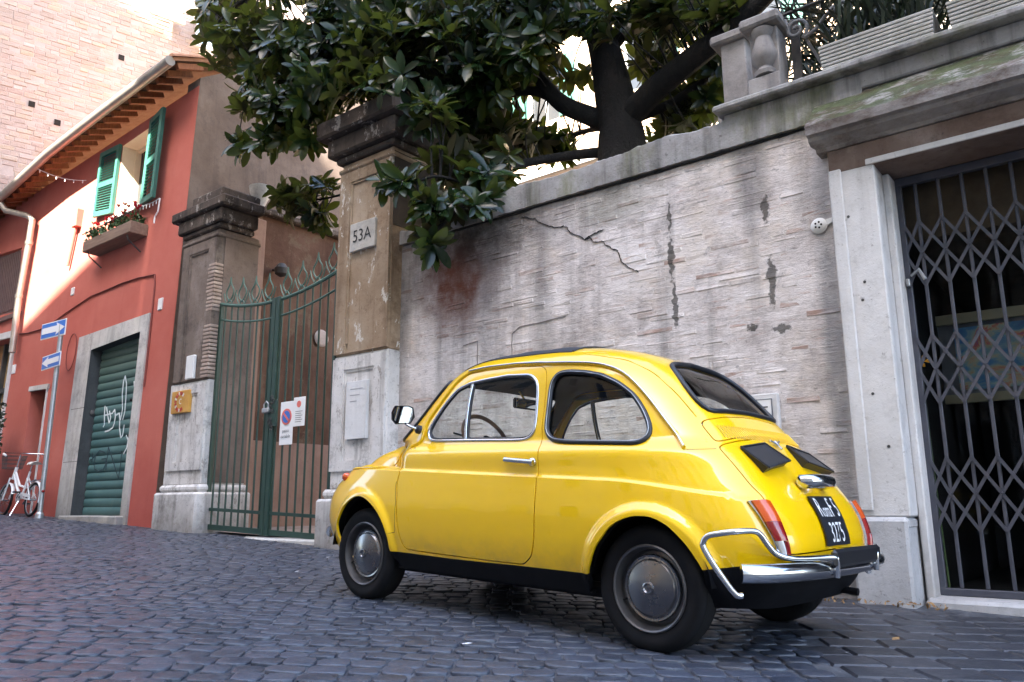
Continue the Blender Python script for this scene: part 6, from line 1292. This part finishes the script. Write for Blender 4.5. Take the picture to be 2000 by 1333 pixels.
for L,r in (([(1222,235,6.3),(1280,175,6.2),(1350,118,6.1),(1430,55,6.0),(1530,-40,5.9),(1650,-140,5.9)],[.13,.12,.11,.09,.07,.03]),
    ([(1235,235,6.35),(1305,205,6.5),(1365,165,6.6),(1425,125,6.7)],[.05,.045,.035,.02]),
    ([(1200,245,6.3),(1150,226,6.2),(1098,203,6.1),(1062,165,6.0),(1040,125,5.9),(1015,60,5.8),(1000,-40,5.8)],[.12,.10,.09,.075,.06,.05,.03]),
    ([(1100,200,6.1),(1040,178,6.0),(970,190,5.8),(900,215,5.6),(820,250,5.4)],[.06,.05,.04,.03,.015]),
    ([(1205,295,6.25),(1110,305,6.05),(1010,325,5.7),(940,375,5.2),(885,415,4.85),(848,460,4.72),(835,480,4.7)],[.06,.05,.042,.034,.025,.015,.008]),
    ([(1175,70,6.3),(1060,15,6.1),(930,-5,5.9),(800,10,5.6),(680,40,5.3),(570,90,5.05),(490,150,4.9)],[.10,.085,.07,.055,.04,.025,.012]),
    ([(1160,20,6.3),(1000,-90,6.0),(800,-110,5.7),(620,-60,5.3),(480,0,5.0),(420,50,4.9)],[.09,.075,.06,.045,.03,.012]),
    ([(900,215,5.6),(800,290,5.75),(720,360,5.85),(650,385,5.9),(585,395,5.9)],[.03,.025,.02,.014,.008]),
    ([(940,375,5.2),(860,345,4.85),(800,360,4.72),(752,362,4.66)],[.018,.014,.010,.006]),
    ([(1180,105,6.3),(1240,40,6.6),(1300,-40,6.8),(1340,-160,6.9)],[.08,.065,.05,.03]),
    ([(1215,245,6.45),(1150,255,6.9),(1080,275,7.2),(1000,270,7.2)],[.04,.03,.022,.012]),
    ([(680,40,5.3),(620,150,5.1),(560,215,4.95),(505,275,4.8),(470,285,4.75)],[.03,.024,.018,.012,.006])):
    NODES+=limb('limb',L,r)
NODES=np.array(NODES)
# leaf template: folded blade, drooping tip
tt=np.array([0,.06,.25,.5,.75,.93,1.]); hw=np.array([.012,.03,.115,.175,.165,.08,0]); LV=[];LF=[]
for k,(t,h) in enumerate(zip(tt,hw)):
    zc=-.22*t*t; LV+= [(t,-h,zc+h*.28),(t,0,zc),(t,h,zc+h*.28)]
for k in range(len(tt)-1):
    a=3*k; LF+= [(a,a+3,a+4,a+1),(a+1,a+4,a+5,a+2)]
LV=np.array(LV)
CL=[(425,40,40,55,4.9,.4,13),(455,100,40,50,4.9,.4,14),(490,60,60,70,5.0,.5,30),(500,180,45,60,4.9,.4,20),(560,110,80,80,5.05,.5,62),(590,200,65,55,5.0,.4,34),(478,278,26,18,4.76,.15,4),(535,262,40,28,4.85,.2,10),(600,262,45,26,4.9,.2,12),(680,60,100,80,5.3,.6,95),(680,150,80,50,5.3,.5,50),(800,50,110,80,5.6,.7,105),(820,150,90,60,5.7,.6,60),(920,60,90,80,5.8,.7,80),(930,170,70,60,5.9,.6,56),(1010,90,80,90,6.0,.7,58),(920,262,55,45,6.0,.5,36),(1000,262,60,45,6.2,.6,30),(1080,30,80,50,6.2,.7,34),(1075,285,50,26,6.7,.5,14),(1150,40,50,40,6.0,.5,12),(1110,150,50,40,6.6,.5,7),(1300,30,100,45,6.7,.9,52),(1400,20,60,40,6.6,.8,30),(1340,205,65,60,7.0,.7,34),(1280,110,45,40,6.9,.6,14),(1390,130,40,60,7.1,.6,20),(1320,270,50,22,7.0,.4,12),
 (650,175,40,40,4.72,.15,12),(735,150,60,35,4.75,.15,16),(840,215,40,35,5.0,.2,12),(752,350,18,14,4.64,.08,2),(800,352,34,18,4.72,.12,5),(838,395,30,24,4.74,.15,7),(830,440,18,18,4.72,.1,3),(842,480,14,14,4.70,.08,3),(890,400,50,28,4.9,.2,12),(945,370,45,38,5.2,.25,16),(885,325,50,40,5.3,.35,22),(975,330,40,36,5.6,.3,14),(820,300,40,25,5.9,.2,8),
 (590,395,45,30,5.9,.2,15),(620,420,28,25,5.9,.2,9),(555,380,24,16,5.9,.15,5),(630,370,28,18,5.9,.2,6),
 (560,-90,150,80,5.1,.7,60),(780,-120,180,90,5.6,.9,80),(1000,-140,180,100,6.1,1,70),(1250,-120,180,90,6.6,1.1,55)]
rl=random.Random(21); Mx=[];twigs=MB()
def leafmat(c_,d,up,s_):
    d=d/np.linalg.norm(d); y=np.cross(up,d); y/=np.linalg.norm(y)+1e-9; z=np.cross(d,y); return c_,d*s_,y*s_,z*s_
for (px,py,rx,ry,Y,dY,n) in CL:
    for _ in range(int(n*(1.35 if n>11 else 1.1))):
        while True:
            a=rl.gauss(0,.5);c2=rl.gauss(0,.5)
            if a*a+c2*c2<1: break
        P=at(px+a*rx,py+c2*ry,Y+rl.uniform(-dY,dY))
        if -6.52<P[0]<-5.15 and 4.7<P[1]<6.0 and 3.75<P[2]<4.75: continue
        if P[1]>5.0 and P[2]<3.42 and P[0]>-5.6: continue
        j=np.argmin(((NODES-P)**2).sum(1)); Nn=NODES[j]; dirv=P-Nn; L=np.linalg.norm(dirv)
        if L>1.6: continue
        if L>.06:
            mid=(P+Nn)/2+np.array([rl.uniform(-.05,.05),rl.uniform(-.05,.05),rl.uniform(-.02,.08)])*min(L,1); twigs.tube([Nn,mid,P],[.008+.004*L,.007,.004],4,caps=False)
        ax=dirv/(L+1e-6)+np.array([rl.gauss(0,.35),rl.gauss(0,.35)-.15,rl.gauss(0,.35)+.25]); ax/=np.linalg.norm(ax); u=np.cross(ax,[.3,.2,1.]); u/=np.linalg.norm(u); w_=np.cross(ax,u); m=rl.randint(6,10); s0=rl.uniform(.185,.265); a0=rl.uniform(0,6.28)
        for k in range(m):
            an=a0+k*2.4; el=rl.uniform(.35,1.15) if k<m-2 else rl.uniform(.05,.4); rad=u*math.cos(an)+w_*math.sin(an)
            d=rad*math.sin(el+.35)+ax*math.cos(el+.35)+np.array([0,0,-.18]); Mx.append(leafmat(P-ax*.012*k,d,ax+np.array([rl.gauss(0,.2),rl.gauss(0,.2),.2]),s0*rl.uniform(.75,1.15)))
o=twigs.build('twigs',M_bark,tree,recalc=False,smooth=60); o['kind']='stuff'
Cc=np.array([m[0] for m in Mx]); pj=proj(Cc+np.array([m[1] for m in Mx])*.5); ok=(pj[:,0]>0)&(pj[:,0]<2000)&(pj[:,1]>0)&(pj[:,1]<1333); size=np.array([np.linalg.norm(m[1]) for m in Mx])/pj[:,2]
top=set(np.argsort(-np.where(ok,size,0))[:300].tolist())
lme=bpy.data.meshes.new('leaf'); lme.from_pydata(LV.tolist(),[],LF); lme.materials.append(M_leaf); lme.polygons.foreach_set('use_smooth',[True]*len(LF))
JV=[];JF=[];nb=0
for k,(c_,x,y,z) in enumerate(Mx):
    if k in top:
        o=link('leaf',lme,tree); q=np.eye(4); q[:3,0]=x;q[:3,1]=y;q[:3,2]=z;q[:3,3]=c_-ORI[tree]; o.matrix_local=Matrix(q.tolist())
    else:
        JV.append(c_+LV[:,:1]*x+LV[:,1:2]*y+LV[:,2:3]*z); JF+= [tuple(i+nb for i in f) for f in LF]; nb+=len(LV)
me=bpy.data.meshes.new('crown'); me.from_pydata((np.concatenate(JV)-ORI[tree]).tolist(),[],JF); me.materials.append(M_leaf); me.polygons.foreach_set('use_smooth',[True]*len(JF)); o=link('crown',me,tree); o['kind']='stuff'
# ================================================================== BICYCLE AND SHRUB
M_bike=simple('white_bike_paint',[(.3,(.62,.63,.64)),(.7,(.74,.75,.76))],8,.35)
bk=thing('bicycle','small-wheeled white folding bicycle leaning by the red house','bicycle',(-13.2,4.80,gz(-13.2)))
bz=gz(-13.2); BX0,BX1,BY=-12.78,-13.80,4.80
def bpnt(x,z,dy=0): return (x,BY+dy+.10*z,bz+z)
def bwheel(x):
    c_=np.array([x,BY+.025,bz+.245]); t=MB().tube([c_+np.array([math.cos(a)*.23,.10*math.sin(a)*.23,math.sin(a)*.23]) for a in np.linspace(0,2*math.pi,37)[:-1]],.019,8,closed=True).build('wheel',M_tyre,bk,smooth=60)
    MB().tube([c_+np.array([math.cos(a)*.208,.1*math.sin(a)*.208,math.sin(a)*.208]) for a in np.linspace(0,2*math.pi,37)[:-1]],.009,6,closed=True).build('rim',M_chrome,t,smooth=60)
    MB().lathe([(.018,-.045),(.018,.045)],c_,(0,1,0),10).build('hub',M_chrome,t)
    for k in range(14): a=k*math.pi/7; MB().tube([c_+np.array([0,.03*(-1)**k,0]),c_+np.array([math.cos(a)*.205,0,math.sin(a)*.205])],.0022,4).build('spoke',M_chrome,t)
    f_=MB(); N=16; Vv=[]
    for i in range(N+1):
        a=R(-10)+R(190)*i/N if x==BX0 else R(20)+R(150)*i/N
        for r_,dy in ((.258,-.026),(.268,0),(.258,.026)): Vv.append(c_+np.array([math.cos(a)*r_,dy+.1*math.sin(a)*r_,math.sin(a)*r_]))
    f_.add(Vv,[(3*i+j,3*i+j+1,3*i+4+j,3*i+3+j) for i in range(N) for j in (0,1)]); f_.build('mudguard',M_bike,bk,smooth=60,recalc=False)
bwheel(BX0); bwheel(BX1)
BBt=(-13.20,.27); fr=MB()
fr.tube([bpnt(-13.66,.62),bpnt(-13.45,.42),bpnt(*BBt)],.021,10); fr.tube([bpnt(-13.63,.66),bpnt(-13.38,.46),bpnt(-13.12,.42)],.017,10); fr.tube([bpnt(*BBt),bpnt(-13.10,.66)],.017,10)
for dy in (-.045,.045): fr.tube([bpnt(BBt[0],BBt[1],dy*.4),bpnt(BX0,.245,dy)],.010,8); fr.tube([bpnt(-13.12,.56,dy*.3),bpnt(BX0,.245,dy)],.009,8); fr.tube([bpnt(-13.69,.58,dy),bpnt(BX1,.245,dy)],.012,8)
fr.tube([bpnt(-13.70,.56),bpnt(-13.64,.74)],.024,10); fr.build('frame',M_bike,bk,smooth=50)
MB().tube([bpnt(-13.64,.74),bpnt(-13.60,.93)],.014,8).build('stem',M_chrome,bk)
MB().tube([bpnt(-13.42,.92,-.30),bpnt(-13.50,.95,-.27),bpnt(-13.60,.955,-.12),bpnt(-13.60,.955,.12),bpnt(-13.50,.95,.27),bpnt(-13.42,.92,.30)],.012,8).build('handlebar',M_chrome,bk,smooth=60)
for s_ in (-1,1): MB().tube([bpnt(-13.44,.925,.295*s_),bpnt(-13.32,.90,.305*s_)],.017,8).build('grip',M_white,bk)
MB().tube([bpnt(-13.10,.66),bpnt(-13.07,.76)],.012,8).build('seat_post',M_chrome,bk)
sd=MB(); Vv=[]
for x,wd,z in ((-13.24,.02,.785),(-13.16,.035,.79),(-13.05,.075,.785),(-12.97,.10,.79),(-12.93,.09,.785)):
    for k in (-1,-.6,0,.6,1): Vv.append(bpnt(x,z+.02-.045*abs(k)**2,k*wd))
sd.add(Vv,[(5*i+j,5*i+j+1,5*i+6+j,5*i+5+j) for i in range(4) for j in range(4)]); sd.build('saddle',simple('cream_saddle',(.70,.69,.62),rough=.5),bk,smooth=60,recalc=False)
for k in (-.05,0,.05): MB().tube([bpnt(-12.98,.50,k),bpnt(-12.66,.53,k)],.007,6).build('rack_bar',M_chrome,bk)
MB().tube([bpnt(-12.70,.53,.04),bpnt(BX0,.26,.05)],.006,6).build('rack_stay',M_chrome,bk); MB().lathe([(.022,0),(.022,.02),(.01,.028)],bpnt(-12.49,.36),(1,0,0),12).build('tail_light',M_rl,bk)
MB().lathe([(.085,-.004),(.085,.004)],bpnt(BBt[0],BBt[1],-.05),(0,1,0),24).build('chainring',M_chrome,bk); MB().bar(bpnt(BBt[0],BBt[1]+.06,-.055),bpnt(BX0-.02,.30,-.05),.012,.05).build('chain_guard',M_bike,bk)
for s_,an in ((-1,.6),(1,3.74)): 
    e_=(BBt[0]+.15*math.cos(an),BBt[1]+.15*math.sin(an)); MB().tube([bpnt(*BBt,.07*s_),bpnt(*e_,.08*s_)],.009,6).build('crank',M_chrome,bk); MB().box(-.045,.045,-.04,.04,-.012,.012,tf=lambda p:np.array(bpnt(*e_,.13*s_))+np.array(p)).build('pedal',M_black,bk)
MB().tube([bpnt(BBt[0]+.02,.25,-.03),bpnt(BBt[0]+.16,.01,-.16)],.010,6).build('kickstand',M_chrome,bk)
bs=MB()
for k in range(9):
    a=k/8; bs.tube([bpnt(-13.72-.22*a,.92,-.14),bpnt(-13.74-.18*a,.72,-.11),bpnt(-13.74-.18*a,.72,.11),bpnt(-13.72-.22*a,.92,.14)],.0035,4)
for z in (.92,.86,.80,.74):
    w_=.11+.03*(z-.72)/.2; bs.tube([bpnt(-13.72,z,-w_),bpnt(-13.94,z,-w_),bpnt(-13.94,z,w_),bpnt(-13.72,z,w_)],.004,4,closed=True)
bs.build('wire_basket',M_wiron,bk,recalc=False)
sh_=thing('potted_shrub','dark leafy shrub in a terracotta pot at the left picture edge','potted plant',(-14.75,4.62,gz(-14.75)))
pz_=gz(-14.75); MB().lathe([(.15,0),(.20,.30),(.215,.34),(.20,.36),(.18,.33)],(-14.75,4.62,pz_),(0,0,1),24).build('pot',M_terra,sh_,smooth=40)
o=leafy(2600,((-15.05,-14.45),(4.35,4.9),(pz_+.4,pz_+1.75)),.05,.45,31).build('foliage',simple('shrub_leaf',[(.3,(.012,.022,.010)),(.7,(.035,.045,.018))],9,.55,vary=.5),sh_,recalc=False); o['kind']='stuff'
for k in range(5): MB().tube([(-14.75,4.62,pz_+.3),(-14.75+.15*math.cos(k*1.3),4.62+.15*math.sin(k*1.3),pz_+1.5)],.012,6).build('stem',M_bark,sh_)
# a few fallen leaves and scraps on the paving
rs_=random.Random(4)
for k,(px,py) in enumerate(((580,1118),(585,1131),(912,1260),(1600,1167),(1655,1277),(1395,1273),(640,1090),(1750,1250),(350,1120))):
    r=ray(px,py); n_=np.array([GS,0,1.]); t=(GZ-n_@CAM_POS)/(n_@r); P=CAM_POS+r*t+np.array([0,0,.006]); a=rs_.uniform(0,6.28); u=np.array([math.cos(a),math.sin(a),.1]); w_=np.array([-math.sin(a),math.cos(a),.15]); s_=rs_.uniform(.018,.035)
    mb=MB(); mb.add([P-u*s_,P+w_*s_*.45,P+u*s_,P-w_*s_*.45],[(0,1,2),(0,2,3)]); tag(mb.build('fallen_leaf',M_dry if k%2 else M_paper,recalc=False),['tiny pale scrap on the setts left of the front wheel, farther one','tiny dry leaf on the setts left of the front wheel','tiny pale scrap in the foreground below the car door','tiny dry leaf under the rear bumper by the wall','pale scrap on the flagstones at the bottom right','tiny dry leaf just behind the rear tyre','pale scrap between gate threshold and front wheel','tiny dry leaf on the flagstones before the doorstep','pale scrap on the setts in front of the red house'][k],'litter','scraps on the paving')
